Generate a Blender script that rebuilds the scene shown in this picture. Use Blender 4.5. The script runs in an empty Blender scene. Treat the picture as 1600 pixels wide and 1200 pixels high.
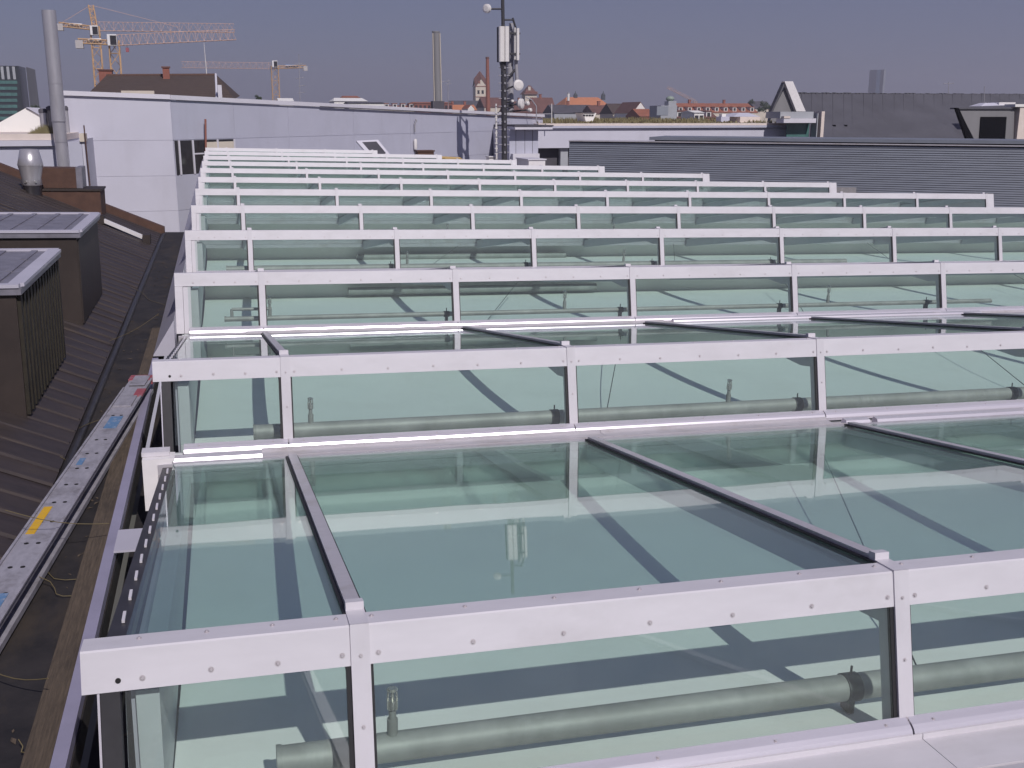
import bpy, bmesh, math, random
from mathutils import Vector, Matrix
random.seed(7)
S = bpy.context.scene
COL = S.collection

# ------------------------------------------------------------------ camera
FPX = 1657.34                                   # focal length in pixels of a 1600 px wide frame
YAW, PITCH, ROLL = 0.2707, 0.2483, 0.0257
def cam_axes(roll):
    cy, sy, cp, sp = math.cos(YAW), math.sin(YAW), math.cos(PITCH), math.sin(PITCH)
    fw = Vector((sy*cp, cy*cp, -sp)); r = Vector((cy, -sy, 0)); u = r.cross(fw)
    cr, sr = math.cos(roll), math.sin(roll)
    return r*cr+u*sr, u*cr-r*sr, fw
def m3(r, u, fw): return Matrix((r, u, -fw)).transposed()
# the glass roof falls slightly to the right: TILT turns the roof's own frame into the upright world
TILT = (m3(*cam_axes(0)) @ m3(*cam_axes(ROLL)).inverted()).to_4x4()
CAM_ROOF = Vector((0.3433, 0.7778, 1.6))
CAM = TILT @ CAM_ROOF
R_, U_, F_ = cam_axes(0)
cd = bpy.data.cameras.new('camera'); cd.lens = 36*FPX/1600; cd.sensor_width = 36
cd.clip_start = 0.05; cd.clip_end = 20000
co = bpy.data.objects.new('camera', cd); COL.objects.link(co)
co.matrix_world = Matrix.Translation(CAM) @ m3(R_, U_, F_).to_4x4()
S.camera = co
def U(px, py, Y):
    "world point at depth Y seen in direction (px, py) of the surveyed photograph"
    d = (px-800)/FPX*R_ + (600-py)/FPX*U_ + F_
    return CAM + d*((Y-CAM.y)/d.y)
def UR(px, py, z):
    "the same for a height z in the frame of the glass roof"
    r, u, f = cam_axes(ROLL); d = (px-800)/FPX*r + (600-py)/FPX*u + f
    return CAM_ROOF + d*((z-CAM_ROOF.z)/d.z)

# ------------------------------------------------------------------ light
SUN = (TILT.to_3x3() @ Vector((-.20, 1.0, -.93))).normalized()     # the way the light travels
w = bpy.data.worlds.new('World'); S.world = w; w.use_nodes = True
nt = w.node_tree; bg = nt.nodes['Background']
sky = nt.nodes.new('ShaderNodeTexSky'); sky.sky_type = 'NISHITA'; sky.sun_disc = False
sky.sun_elevation = math.asin(-SUN.z); sky.sun_rotation = math.atan2(-SUN.x, -SUN.y)
sky.altitude = 500; sky.air_density = 1.0; sky.dust_density = 1.0; sky.ozone_density = 3.0
mx = nt.nodes.new('ShaderNodeMix'); mx.data_type = 'RGBA'; mx.inputs[0].default_value = 0.82
nt.links.new(sky.outputs[0], mx.inputs[6]); mx.inputs[7].default_value = (1.24, 1.27, 2.58, 1)   # even veil of haze
nt.links.new(mx.outputs[2], bg.inputs[0]); bg.inputs[1].default_value = 0.085
sd = bpy.data.lights.new('sun', 'SUN'); sd.energy = 3.5; sd.angle = math.radians(0.5); sd.color = (1, .95, .93)
so = bpy.data.objects.new('sun', sd); COL.objects.link(so)
so.rotation_euler = SUN.to_track_quat('-Z', 'Y').to_euler(); so.location = (0, 0, 60)
S.view_settings.view_transform = 'Standard'; S.view_settings.look = 'None'
S.view_settings.exposure = 0; S.view_settings.gamma = 1; S.view_settings.use_curve_mapping = False
S.render.engine = 'CYCLES'
S.cycles.max_bounces = 7; S.cycles.transparent_max_bounces = 24; S.cycles.glossy_bounces = 4; S.cycles.volume_bounces = 0; S.cycles.use_adaptive_sampling = True; S.cycles.adaptive_threshold = .025; S.cycles.caustics_reflective = False; S.cycles.caustics_refractive = False; S.cycles.diffuse_bounces = 3

# ------------------------------------------------------------------ materials
M = {}
def mat(name, col, rough=.6, metal=0, var=.08, scale=6, bump=0, col2=None, fac2=.5, stretch=None, spec=.5, dirt=0, dirt_col=(.30, .26, .22), dscale=2.2, dstretch=(1, 1, .35)):
    m = bpy.data.materials.new(name); m.use_nodes = True; n = m.node_tree.nodes; l = m.node_tree.links
    b = n['Principled BSDF']; b.inputs['Roughness'].default_value = rough; b.inputs['Metallic'].default_value = metal
    b.inputs['Specular IOR Level'].default_value = spec
    tc = n.new('ShaderNodeTexCoord'); mp = n.new('ShaderNodeMapping'); l.new(tc.outputs['Object'], mp.inputs[0])
    if stretch: mp.inputs['Scale'].default_value = stretch
    oi = n.new('ShaderNodeObjectInfo'); mu = n.new('ShaderNodeMath'); mu.operation = 'MULTIPLY'; mu.inputs[1].default_value = 57.0
    l.new(oi.outputs['Random'], mu.inputs[0]); l.new(mu.outputs[0], mp.inputs['Location'])
    no = n.new('ShaderNodeTexNoise'); no.inputs['Scale'].default_value = scale; no.inputs['Detail'].default_value = 6
    no.inputs['Roughness'].default_value = .65
    l.new(mp.outputs[0], no.inputs['Vector'])
    cr = n.new('ShaderNodeValToRGB'); l.new(no.outputs['Fac'], cr.inputs[0])
    c2 = col2 if col2 else tuple(min(1, c*(1+var)) for c in col)
    c1 = col if col2 else tuple(c*(1-var) for c in col)
    cr.color_ramp.elements[0].position = .5-fac2*.4; cr.color_ramp.elements[0].color = (*c1, 1)
    cr.color_ramp.elements[1].position = .5+fac2*.4; cr.color_ramp.elements[1].color = (*c2, 1)
    if dirt:
        m4 = n.new('ShaderNodeMapping'); m4.inputs['Scale'].default_value = dstretch; l.new(tc.outputs['Object'], m4.inputs[0]); l.new(mu.outputs[0], m4.inputs['Location'])
        n2 = n.new('ShaderNodeTexNoise'); n2.inputs['Scale'].default_value = dscale; n2.inputs['Detail'].default_value = 9; n2.inputs['Roughness'].default_value = .7
        l.new(m4.outputs[0], n2.inputs['Vector'])
        r2 = n.new('ShaderNodeMapRange'); r2.inputs['From Min'].default_value = .5; r2.inputs['From Max'].default_value = .78; r2.inputs['To Max'].default_value = dirt
        l.new(n2.outputs['Fac'], r2.inputs['Value'])
        mxd = n.new('ShaderNodeMix'); mxd.data_type = 'RGBA'; l.new(r2.outputs[0], mxd.inputs[0]); l.new(cr.outputs[0], mxd.inputs[6]); mxd.inputs[7].default_value = (*dirt_col, 1)
        l.new(mxd.outputs[2], b.inputs['Base Color'])
    else: l.new(cr.outputs[0], b.inputs['Base Color'])
    if bump:
        bp = n.new('ShaderNodeBump'); bp.inputs['Strength'].default_value = bump; bp.inputs['Distance'].default_value = .01
        l.new(no.outputs['Fac'], bp.inputs['Height']); l.new(bp.outputs[0], b.inputs['Normal'])
    M[name] = m; return m
mat('white_metal', (.60, .575, .615), .38, 0, .045, 3, .03, stretch=(1, 4, 4), dirt=.30, dirt_col=(.36, .335, .33), dscale=3.2, dstretch=(.6, 1, 1))
mat('mullion_metal', (.575, .55, .59), .38, 0, .04, 4, dirt=.25, dirt_col=(.36, .335, .33), dscale=5)
mat('bare_alu', (.74, .70, .76), .27, .5, .05, 2, .03, stretch=(.6, 12, 12))
mat('cover_metal', (.51, .485, .52), .40, .2, .06, 3, stretch=(1, 5, 5), dirt=.6, dscale=4)
mat('screw_steel', (.50, .46, .48), .35, .3)
mat('gasket', (.012, .011, .014), .6)
mat('frame_dark', (.03, .028, .032), .45, 0, .3)
mat('rafter_paint', (.52, .54, .56), .5, 0, .06)
mat('reflector', (.90, .91, .88), .75, 0, .03, .8, dirt=.22, dirt_col=(.6, .58, .52), dscale=1.4, dstretch=(1, 1, 1))
mat('pipe_galv', (.30, .30, .29), .55, .15, .2, 5, dirt=.6, dirt_col=(.5, .5, .5), dscale=3)
mat('brass', (.62, .6, .56), .25, .8)
mat('membrane', (.009, .008, .010), .75, 0, .9, 5, .3, col2=(.032, .027, .027), fac2=.55, dirt=.9, dirt_col=(.062, .045, .030), dscale=3, dstretch=(1, .4, 1))
mat('lavender_flash', (.33, .31, .42), .5, .2, .1, 3)
mat('flank_metal', (.50, .48, .56), .45, .1, .06, 1.5)
mat('old_wood', (.045, .034, .026), .85, 0, 0, 14, .5, col2=(.135, .10, .072), fac2=.7, stretch=(9, .5, 6), dirt=.9, dirt_col=(.03, .024, .02), dscale=4, dstretch=(1, .5, 1))
mat('brown_roof', (.020, .016, .016), .5, 0, 0, 3, .2, col2=(.060, .045, .042), fac2=.9, stretch=(1, 4, 1), dirt=.8, dirt_col=(.075, .055, .040), dscale=1.6, dstretch=(.5, 1, 1))
mat('brown_dormer', (.020, .014, .013), .6, 0, 0, 4, .2, col2=(.042, .029, .025), fac2=.8, dirt=.5, dirt_col=(.06, .045, .04))
mat('dark_slat', (.024, .019, .012), .7, 0, .4, 8)
mat('rust_board', (.055, .026, .020), .75, 0, 0, 7, .4, col2=(.115, .058, .040), fac2=.8)
mat('dormer_top', (.22, .21, .25), .45, .2, .2, 5, dirt=.8, dirt_col=(.10, .09, .10), dscale=3)
mat('ladder_alu', (.27, .26, .30), .5, .2, 0, 7, .15, col2=(.46, .44, .49), fac2=.9, stretch=(2, 5, 3), dirt=.8, dirt_col=(.10, .085, .08), dscale=6)
mat('sticker_blue', (.10, .20, .36), .6, 0, .1, 9, dirt=1, dirt_col=(.4, .4, .45), dscale=22); mat('sticker_yellow', (.62, .36, .02), .6, 0, .1, dirt=.5, dscale=20); mat('cap_red', (.30, .07, .09), .6, dirt=.7, dirt_col=(.35, .32, .35), dscale=14)
mat('paper_white', (.72, .69, .70), .6)
mat('hole', (.01, .009, .01), .8)
mat('steel', (.50, .48, .51), .30, .55, .1, 5, stretch=(1, 1, .2))
mat('vent_dark', (.12, .11, .12), .3, .8, .1)
mat('panel_light', (.53, .52, .60), .6, 0, .035, .5, dirt=.28, dirt_col=(.36, .34, .38), dscale=.8, dstretch=(1, 1, .18))
mat('panel_grey', (.45, .45, .54), .6, 0, .05, .4, dirt=.35, dirt_col=(.31, .30, .34), dscale=.7, dstretch=(1, 1, .18))
mat('coping', (.62, .60, .66), .5, 0, .04, 1)
mat('concrete_cream', (.66, .57, .52), .8, 0, .07, 1.5)
mat('window_dark', (.03, .028, .032), .15, 0, .3, 3)
mat('slat_metal', (.20, .215, .255), .45, .15, .10, .8, dirt=.5, dirt_col=(.13, .13, .15), dscale=.6, dstretch=(.3, 1, 1))
mat('zinc_roof', (.085, .083, .098), .7, 0, .15, .25, .05, dirt=.6, dirt_col=(.055, .052, .06), dscale=.5, dstretch=(1, .3, .3))
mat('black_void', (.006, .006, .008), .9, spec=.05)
mat('mast_dark', (.035, .033, .04), .6, 0, .4, 9)
mat('antenna_white', (.66, .63, .62), .5, 0, .04, 2)
mat('antenna_grey', (.32, .31, .34), .5, 0, .1, 2)
mat('timber', (.62, .42, .16), .7, 0, .12, 4)
mat('crane_orange', (.58, .36, .19), .6, 0, .1)
mat('crane_white', (.75, .73, .74), .5)
mat('crane_pink', (.58, .38, .31), .6, 0, .1)
mat('crane_blue', (.35, .5, .75), .5)
mat('counterweight', (.45, .42, .42), .8)
mat('tile_brown', (.05, .034, .03), .85, 0, 0, 2.5, .3, col2=(.085, .06, .052), fac2=.8)
mat('tile_red', (.28, .10, .06), .85, 0, .2, .6)
mat('tile_orange', (.50, .19, .09), .85, 0, .12, .5)
mat('tile_maroon', (.14, .065, .055), .85, 0, .2, .6)
mat('slate', (.075, .07, .085), .8, 0, .2, .5)
mat('brick', (.26, .10, .075), .9, 0, .15, 1)
mat('plaster_cream', (.60, .53, .45), .9, 0, .06, .5)
mat('plaster_white', (.75, .73, .71), .9, 0, .05, .5)
mat('plaster_grey', (.36, .37, .40), .9, 0, .08, .5)
mat('office_dark', (.025, .03, .035), .25, 0, .2, .5)
mat('office_glass', (.07, .16, .15), .08, 0, .3, .5)
mat('glass_blue', (.03, .06, .11), .3, 0, .15, .02)
mat('glass_grey', (.25, .27, .31), .3, 0, .15, .05)
mat('copper_dark', (.05, .06, .07), .6)
mat('dome_green', (.25, .30, .26), .6)
mat('leaf', (.035, .055, .025), .8, 0, .4, 3)
mat('bark', (.06, .045, .035), .9)
mat('dry_grass', (.13, .105, .05), .9, 0, 0, .9, col2=(.19, .17, .09), fac2=.6)
mat('ground_mat', (.10, .10, .09), .95, 0, .3, .02)
mat('deck_gravel', (.23, .22, .23), .95, 0, .2, 5)
mat('cord_yellow', (.14, .11, .055), .7)
mat('chimney_grey', (.20, .195, .205), .6, 0, .12, .4, stretch=(1, 1, .1))
def glass(name, tint, dust_veil, edge):
    m = bpy.data.materials.new(name); m.use_nodes = True; n = m.node_tree.nodes; l = m.node_tree.links
    for x in list(n):
        if x.type != 'OUTPUT_MATERIAL': n.remove(x)
    out = [x for x in n if x.type == 'OUTPUT_MATERIAL'][0]
    def rng(src, a, b, c, d):
        r = n.new('ShaderNodeMapRange'); r.inputs['From Min'].default_value = a; r.inputs['From Max'].default_value = b
        r.inputs['To Min'].default_value = c; r.inputs['To Max'].default_value = d; l.new(src, r.inputs['Value']); return r.outputs[0]
    def mth(op, a, b):
        x = n.new('ShaderNodeMath'); x.operation = op; l.new(a, x.inputs[0])
        if isinstance(b, (int, float)): x.inputs[1].default_value = b
        else: l.new(b, x.inputs[1])
        return x.outputs[0]
    ge = n.new('ShaderNodeNewGeometry'); fr = n.new('ShaderNodeFresnel')      # same index seen from both sides of the pane
    l.new(rng(ge.outputs['Backfacing'], 0, 1, 1.53, 1/1.53), fr.inputs['IOR'])
    tc = n.new('ShaderNodeTexCoord'); oi = n.new('ShaderNodeObjectInfo'); va = n.new('ShaderNodeVectorMath')
    l.new(tc.outputs['Object'], va.inputs[0]); l.new(mth('MULTIPLY', oi.outputs['Random'], 71.), va.inputs[1])
    wv = n.new('ShaderNodeTexNoise'); wv.inputs['Scale'].default_value = 1.1; wv.inputs['Detail'].default_value = 1; l.new(va.outputs[0], wv.inputs['Vector'])
    bp = n.new('ShaderNodeBump'); bp.inputs['Strength'].default_value = .10; bp.inputs['Distance'].default_value = .02; l.new(wv.outputs['Fac'], bp.inputs['Height'])
    tr = n.new('ShaderNodeBsdfTransparent'); tr.inputs[0].default_value = (*tint, 1)
    gl = n.new('ShaderNodeBsdfGlossy'); gl.inputs['Roughness'].default_value = .02; gl.inputs['Color'].default_value = (.92, .95, .95, 1); l.new(bp.outputs[0], gl.inputs['Normal'])
    a = n.new('ShaderNodeMixShader'); l.new(fr.outputs[0], a.inputs[0]); l.new(tr.outputs[0], a.inputs[1]); l.new(gl.outputs[0], a.inputs[2])
    no = n.new('ShaderNodeTexNoise'); no.inputs['Scale'].default_value = 1.6; no.inputs['Detail'].default_value = 5; no.inputs['Roughness'].default_value = .68; l.new(va.outputs[0], no.inputs['Vector'])
    d = rng(no.outputs['Fac'], .35, .8, dust_veil*.35, dust_veil)  # dust film plus a painted pale veil for sky reflected in the glass
    if edge:                                                                   # silt line along the lower edge of the sloping panes
        sx = n.new('ShaderNodeSeparateXYZ'); l.new(tc.outputs['Object'], sx.inputs[0])
        d = mth('ADD', d, mth('MULTIPLY', rng(sx.outputs['Y'], 3.12, 3.39, 0, edge), rng(no.outputs['Fac'], .3, .7, .2, 1)))
    df = n.new('ShaderNodeBsdfDiffuse'); df.inputs['Color'].default_value = (.52, .53, .51, 1)
    b = n.new('ShaderNodeMixShader'); l.new(d, b.inputs[0]); l.new(a.outputs[0], b.inputs[1]); l.new(df.outputs[0], b.inputs[2])
    l.new(b.outputs[0], out.inputs['Surface']); M[name] = m
glass('pane_glass', (.79, .88, .856), .045, .18)
glass('face_glass', (.925, .972, .953), .065, 0)

# ------------------------------------------------------------------ mesh helpers
class MB:
    def __init__(s): s.v = []; s.f = []; s.sm = []
    def add(s, vs, fs, smooth=False):
        o = len(s.v); s.v += [tuple(p) for p in vs]; s.f += [tuple(i+o for i in f) for f in fs]; s.sm += [smooth]*len(fs); return s
    def box(s, a, b):
        x0, y0, z0 = a; x1, y1, z1 = b
        return s.add([(x0,y0,z0),(x1,y0,z0),(x1,y1,z0),(x0,y1,z0),(x0,y0,z1),(x1,y0,z1),(x1,y1,z1),(x0,y1,z1)],
                     [(0,3,2,1),(4,5,6,7),(0,1,5,4),(1,2,6,5),(2,3,7,6),(3,0,4,7)])
    def hexa(s, lo, hi):
        "eight corners: lower quad and upper quad, both counter-clockwise from above"
        return s.add(list(lo)+list(hi), [(0,3,2,1),(4,5,6,7),(0,1,5,4),(1,2,6,5),(2,3,7,6),(3,0,4,7)])
    def prof(s, pts, x0, x1):
        "polygon of (y, z) extruded along x"
        n = len(pts); a = sum(pts[i][0]*pts[(i+1) % n][1]-pts[(i+1) % n][0]*pts[i][1] for i in range(n))
        if a < 0: pts = pts[::-1]
        vs = [(x0, y, z) for y, z in pts]+[(x1, y, z) for y, z in pts]
        return s.add(vs, [tuple(range(n-1, -1, -1)), tuple(range(n, 2*n))]+[(i, (i+1) % n, n+(i+1) % n, n+i) for i in range(n)])
    def tube(s, p, q, r, r2=None, n=10, cap=True):
        p, q = Vector(p), Vector(q); d = (q-p).normalized(); r2 = r if r2 is None else r2
        a = d.orthogonal().normalized(); b = d.cross(a)
        ring = lambda c, rr: [c+(a*math.cos(t)+b*math.sin(t))*rr for t in [2*math.pi*i/n for i in range(n)]]
        s.add(ring(p, r)+ring(q, r2), [(i, (i+1) % n, n+(i+1) % n, n+i) for i in range(n)], True)
        if cap: s.add(ring(p, r)+ring(q, r2), [tuple(range(n-1, -1, -1)), tuple(range(n, 2*n))])
        return s
    def lathe(s, c, prof, n=16):
        c = Vector(c); vs = []
        for r, z in prof: vs += [(c.x+r*math.cos(2*math.pi*i/n), c.y+r*math.sin(2*math.pi*i/n), c.z+z) for i in range(n)]
        fs = [(k*n+i, k*n+(i+1) % n, (k+1)*n+(i+1) % n, (k+1)*n+i) for k in range(len(prof)-1) for i in range(n)]
        s.add(vs, fs, True)
        return s.add(vs[:n], [tuple(range(n-1, -1, -1))]).add(vs[-n:], [tuple(range(n))])
    def mesh(s, name, m):
        me = bpy.data.meshes.new(name); me.from_pydata(s.v, [], s.f); me.materials.append(M[m])
        me.polygons.foreach_set('use_smooth', s.sm); me.update(); return me
    def build(s, name, m, parent=None, loc=None): return link(name, s.mesh(name, m), parent, loc)
def link(name, me, parent=None, loc=None):
    o = bpy.data.objects.new(name, me); COL.objects.link(o); o.parent = parent
    if loc is not None: o.location = loc
    return o
def thing(name, label, cat, loc=(0, 0, 0), group=None):
    o = bpy.data.objects.new(name, None); COL.objects.link(o); o.location = loc; o.empty_display_size = .2
    return tag(o, label, cat, group)
def tag(o, label, cat, group=None):
    o['label'] = label; o['category'] = cat
    if group: o['group'] = group
    return o
def struct(o): o['kind'] = 'structure'; return o
def stuff(o): o['kind'] = 'stuff'; return o
def box(a, b): return MB().box(a, b)

# =================================================================== THE GLASS ROOF (roof frame)
P, X1, XL, W, N = 3.9047, .7216, -.118, 2.0, 12
FD = Vector((0, -.2467, -.969)); FN = Vector((0, -.969, .2467))        # down the front face / out of it
def fp(s, o): q = FD*s + FN*o; return (q.y, q.z)                       # (y, z) of a point of the front face
def sz(y): return -.010-(y-.1)*.1575                                   # top of the sloping glass
SN = Vector((0, .1556, .9878))
def sp(y, o): return (y+SN.y*o, sz(y)+SN.z*o)
END = lambda n: X1+W*(15-n)

CAP = [fp(.131, 0), fp(.006, 0), (.004, -.001), (.098, -.008), (.098, -.024), (.02, -.016), fp(.02, -.016), fp(.131, -.012)]
def cap_mesh(x0, x1): return MB().prof(CAP, x0, x1).mesh('ridge_cap', 'white_metal')
def screw(mb, c, nrm, r=.0065):
    c, nrm = Vector(c), Vector(nrm).normalized()
    mb.tube(c-nrm*.001, c+nrm*.0012, r*1.45, n=10); mb.tube(c, c+nrm*.005, r, r*.7, n=8)
def screw_mesh(x0, x1, pitch=.335):
    mb = MB(); k = max(2, round((x1-x0-.08)/pitch)+1)
    for i in range(k):
        x = x0+.055+(x1-x0-.11)*i/(k-1); q = FD*(.098+random.uniform(-.004, .004))
        screw(mb, (x, q.y, q.z), FN); screw(mb, (x-.01, .062, -.0045), (0, .08, 1), .0055)
    return mb.mesh('screws', 'screw_steel')
ME = {}
ME['cap'] = cap_mesh(.003, W-.003); ME['screws'] = screw_mesh(.003, W-.003)
ME['cap0'] = cap_mesh(XL, X1-.003); ME['screws0'] = screw_mesh(XL+.12, X1-.003, .24)
ME['mullion'] = MB().prof([fp(-.004, .007), fp(.565, .007), fp(.565, -.02), fp(.02, -.02)], -.031, .031).prof(
    [(-.008, .0062), (.15, -.0065), (.15, -.012), (.0, -.003)], -.031, .031).mesh('mullion', 'mullion_metal')
ms = MB()
for s_ in (.10, .33, .548): q = FD*s_+FN*.007; screw(ms, (0, q.y, q.z), FN, .005)
ME['mscrew'] = ms.mesh('screws', 'screw_steel')
ME['mgasket'] = MB().prof([fp(.13, -.004), fp(.56, -.004), fp(.56, -.022), fp(.13, -.022)], -.047, .041).mesh('gasket', 'gasket')
ME['post'] = MB().prof([fp(.08, -.03), fp(.585, -.03), fp(.585, -.10), fp(.08, -.10)], -.032, .032).mesh('post', 'rafter_paint')
ME['fpane'] = MB().prof([fp(.06, -.008), fp(.548, -.008), fp(.548, -.020), fp(.06, -.020)], .012, W-.012).mesh('face_pane', 'face_glass')
ME['fpane0'] = MB().prof([fp(.06, -.008), fp(.548, -.008), fp(.548, -.020), fp(.06, -.020)], .005, X1-.012).mesh('face_pane', 'face_glass')
YE = 3.395
ME['spane'] = MB().prof([sp(.085, -.006), sp(YE, -.006), sp(YE, -.022), sp(.085, -.022)], .006, W-.006).mesh('roof_pane', 'pane_glass')
ME['spane0'] = MB().prof([sp(.085, -.006), sp(YE, -.006), sp(YE, -.022), sp(.085, -.022)], .004, X1-.006).mesh('roof_pane', 'pane_glass')
ME['bar'] = MB().prof([sp(.12, .002), sp(YE-.01, .002), sp(YE-.01, .020), sp(.12, .020)], -.026, .026).mesh('glazing_bar', 'cover_metal')
ME['bgasket'] = MB().prof([sp(.10, -.0055), sp(YE+.01, -.0055), sp(YE+.01, .0035), sp(.10, .0035)], -.040, .036).mesh('gasket', 'gasket')
ME['tab'] = MB().prof([sp(.112, .0), sp(.152, .0), sp(.152, .035), sp(.112, .035)], -.030, .030).mesh('end_block', 'white_metal')
RA = [sp(.10, -.03), sp(YE+.05, -.03), sp(YE+.05, -.16), sp(.55, -.16), sp(.22, -.22), sp(.04, -.22), sp(.04, -.05)]
ME['rafter'] = MB().prof(RA, -.03, .03).mesh('rafter', 'rafter_paint')
ME['cable'] = MB().tube((.40, .3, -.66), (1.55, 3.0, -.60), .004, n=6).mesh('tie_wire', 'frame_dark')

def reflector_pts():
    up, lo = [], []
    for i in range(15):
        t = i/14; y = .02+t*3.74; z = -.645-.255*t-.05*math.sin(math.pi*t)**.8
        up.append((y, z)); lo.append((y, z-.012))
    return up+lo[::-1]
REF = reflector_pts()
ORD = ['', 'first', 'second', 'third', 'fourth', 'fifth', 'sixth', 'seventh', 'eighth', 'ninth', 'tenth', 'eleventh', 'twelfth']
NOTE = {1: 'nearest glass skylight row with white ridge band and rafters showing below', 2: 'second glass skylight row from the front, grey cover plates in its gutter',
        12: 'farthest and shortest glass skylight row, just before the panelled wall'}
SILL = [fp(.54, .004), (-.150, -.529), (-.170, -.538), (-.184, -.549), (-.195, -.570), (-.197, -.590), (-.190, -.590), (-.187, -.570), fp(.555, -.03)]
roof_objs_start = len(COL.objects)
for n in range(0, N+1):
    lab = NOTE.get(n, (ORD[n]+' glass skylight row from the front, white bands and green panes') if n else 'glass skylight row behind the viewer below the frame')
    row = thing('skylight_row', lab, 'skylight', (0, n*P, 0), 'saw-tooth skylight rows of the glass roof')
    nb = 15-n; xr = END(n)
    if n == 0: nb = 4; xr = X1+W*4
    # narrow first bay
    c = link('ridge_cap', ME['cap0'], row)
    if n <= 5: stuff(link('screws', ME['screws0'], c))
    if n in (1, 2):
        q = FD*.098+FN*.0008; MB().tube((XL+.105, q.y, q.z), (XL+.105, q.y+FN.y*.002, q.z+FN.z*.002), .0085, n=12).build('open_hole', 'hole', c)
    link('face_pane', ME['fpane0'], row); link('roof_pane', ME['spane0'], row)
    for j in range(nb+1):
        x = X1+W*j
        if j < nb:
            c = link('ridge_cap', ME['cap'], row, (x, 0, 0))
            if n <= 4: stuff(link('screws', ME['screws'], c))
            link('face_pane', ME['fpane'], row, (x, 0, 0)); link('roof_pane', ME['spane'], row, (x, 0, 0))
            if n <= 4 and j % 2 == 1: link('tie_wire', ME['cable'], row, (x, 0, 0))
        m_ = link('mullion', ME['mullion'], row, (x, 0, 0))
        if n <= 2: stuff(link('screws', ME['mscrew'], m_))
        link('gasket', ME['mgasket'], m_)
        link('post', ME['post'], row, (x, 0, 0)); link('rafter', ME['rafter'], row, (x, 0, 0))
        b_ = link('glazing_bar', ME['bar'], row, (x, 0, 0)); link('gasket', ME['bgasket'], b_); link('end_block', ME['tab'], b_)
    MB().prof(REF, .105, xr-.05).build('reflector', 'reflector', row)
    MB().prof([(3.742, -.96), (3.756, -.96), (3.756, -.665), (3.742, -.665)], .105, xr-.05).build('back_board', 'reflector', row)
    # inner end trim beside the first bay and eaves beams
    MB().prof([(.02, -.16), (YE, -.62), (YE, -.70), (.02, -.70)], .03, .10).build('end_trim', 'rafter_paint', row)
    MB().prof([fp(.60, -.02), fp(.70, -.02), fp(.70, -.11), fp(.60, -.11)], XL+.05, xr).build('foot_beam', 'rafter_paint', row)
    # sill and gutter in front of the face
    xs = [XL+.17 if n in (1, 2) else XL+.12]+[X1+W*k for k in range(nb+1)]
    for a, b in zip(xs[:-1], xs[1:]):
        s_ = MB().prof(SILL, a+.004, b-.004).build('sill', 'bare_alu', row)
        if n <= 2:
            sc = MB(); k = max(2, int((b-a)/.34))
            for i in range(k): screw(sc, (a+.1+(b-a-.2)*i/max(1, k-1), -.160, -.5335), (0, -.42, 1), .0045)
            stuff(sc.build('screws', 'screw_steel', s_))
    MB().prof([(-.52, -.60), (-.19, -.605), (-.19, -.66), (-.52, -.66)], XL+.03, xr).build('gutter', 'cover_metal', row)
    MB().prof([(-.512, -.535), (-.470, -.535), (-.470, -.598), (-.512, -.598)], XL+.03, xr).build('gutter_lip', 'cover_metal', row)
    if n == 2: covers = [(.545, 2.9), (2.903, 4.72)]
    elif n == 1: covers = [(XL+.15, 2.75), (2.753, 6.7), (6.703, 12.7)]
    elif n in (3,): covers = [(.55, 5.05), (9.0, xr)]
    else: covers = [(X1+W*k+.002, min(xr, X1+W*(k+2))-.002) for k in range(0, nb, 2)]
    for a, b in covers:
        MB().prof([(-.202, -.560), (-.205, -.580), (-.452, -.572), (-.458, -.535), (-.464, -.530), (-.464, -.566), (-.458, -.586), (-.198, -.592), (-.198, -.560)], a, b).build('gutter_cover', 'white_metal' if n == 1 else 'cover_metal', row)
    # bare white upstand bars where the covers are missing
    bars = {2: [(XL+.09, .54), (4.73, 4.93), (4.99, 10.0)], 3: [(5.06, 9.0)]}.get(n, [])
    for a, b in bars: MB().prof([(-.462, -.545), (-.448, -.520), (-.400, -.512), (-.385, -.530), (-.385, -.598), (-.462, -.598)], a, b).build('upstand_bar', 'bare_alu', row)
    if n < N:
        x0_ = END(n+1)+.21 if n else X1+W*4
        if n: MB().box((END(n+1)+.003, YE+.01, -.66), (xr+.03, P+.02, -.53)).build('end_sun_cover', 'cover_metal', row)  # added box, keeps the sun off the back board past the next row
    # ends
    if n >= 3:
        e = MB().prof([fp(.132, -.002), fp(.60, -.002), fp(.60, -.06), fp(.132, -.06)], XL, XL+.075).build('end_post', 'white_metal', row)
        MB().prof([fp(.132, -.010), fp(.60, -.010), fp(.60, -.05), fp(.132, -.05)], XL+.078, XL+.15).build('trim', 'mullion_metal', e)
        y0, y1 = (-.60 if n == 3 else -.52), P-.52
        up = [(XL-.004, y0, sz(max(y0, -.1))-.08 if y0 > 0 else -.30), (XL-.004, y1, -.58)]
        lo = [(-.322, y0, -.70), (-.322, y1, -.70)]
        t = .006
        MB().hexa([(lo[0][0], lo[0][1], lo[0][2]), (XL, y0, -.70), (XL, y1, -.70), (lo[1][0], lo[1][1], lo[1][2])],
                  [(lo[0][0]+.002, y0, -.69), (XL-.002, y0, -.36), (XL-.002, y1, -.36), (lo[1][0]+.002, y1, -.69)]).build('flank_panel', 'flank_metal', row)
        MB().prof([(.03, -.03), (3.3, sz(3.3)-.03), (3.3, -.71), (.03, -.71)], XL+.002, XL+.03).build('end_panel', 'flank_metal', row)
    else:
        e = MB().prof([fp(.10, -.004), fp(.60, -.004), fp(.60, -.06), fp(.10, -.06)], XL+.052, XL+.108).build('end_post', 'frame_dark', row)
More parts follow.
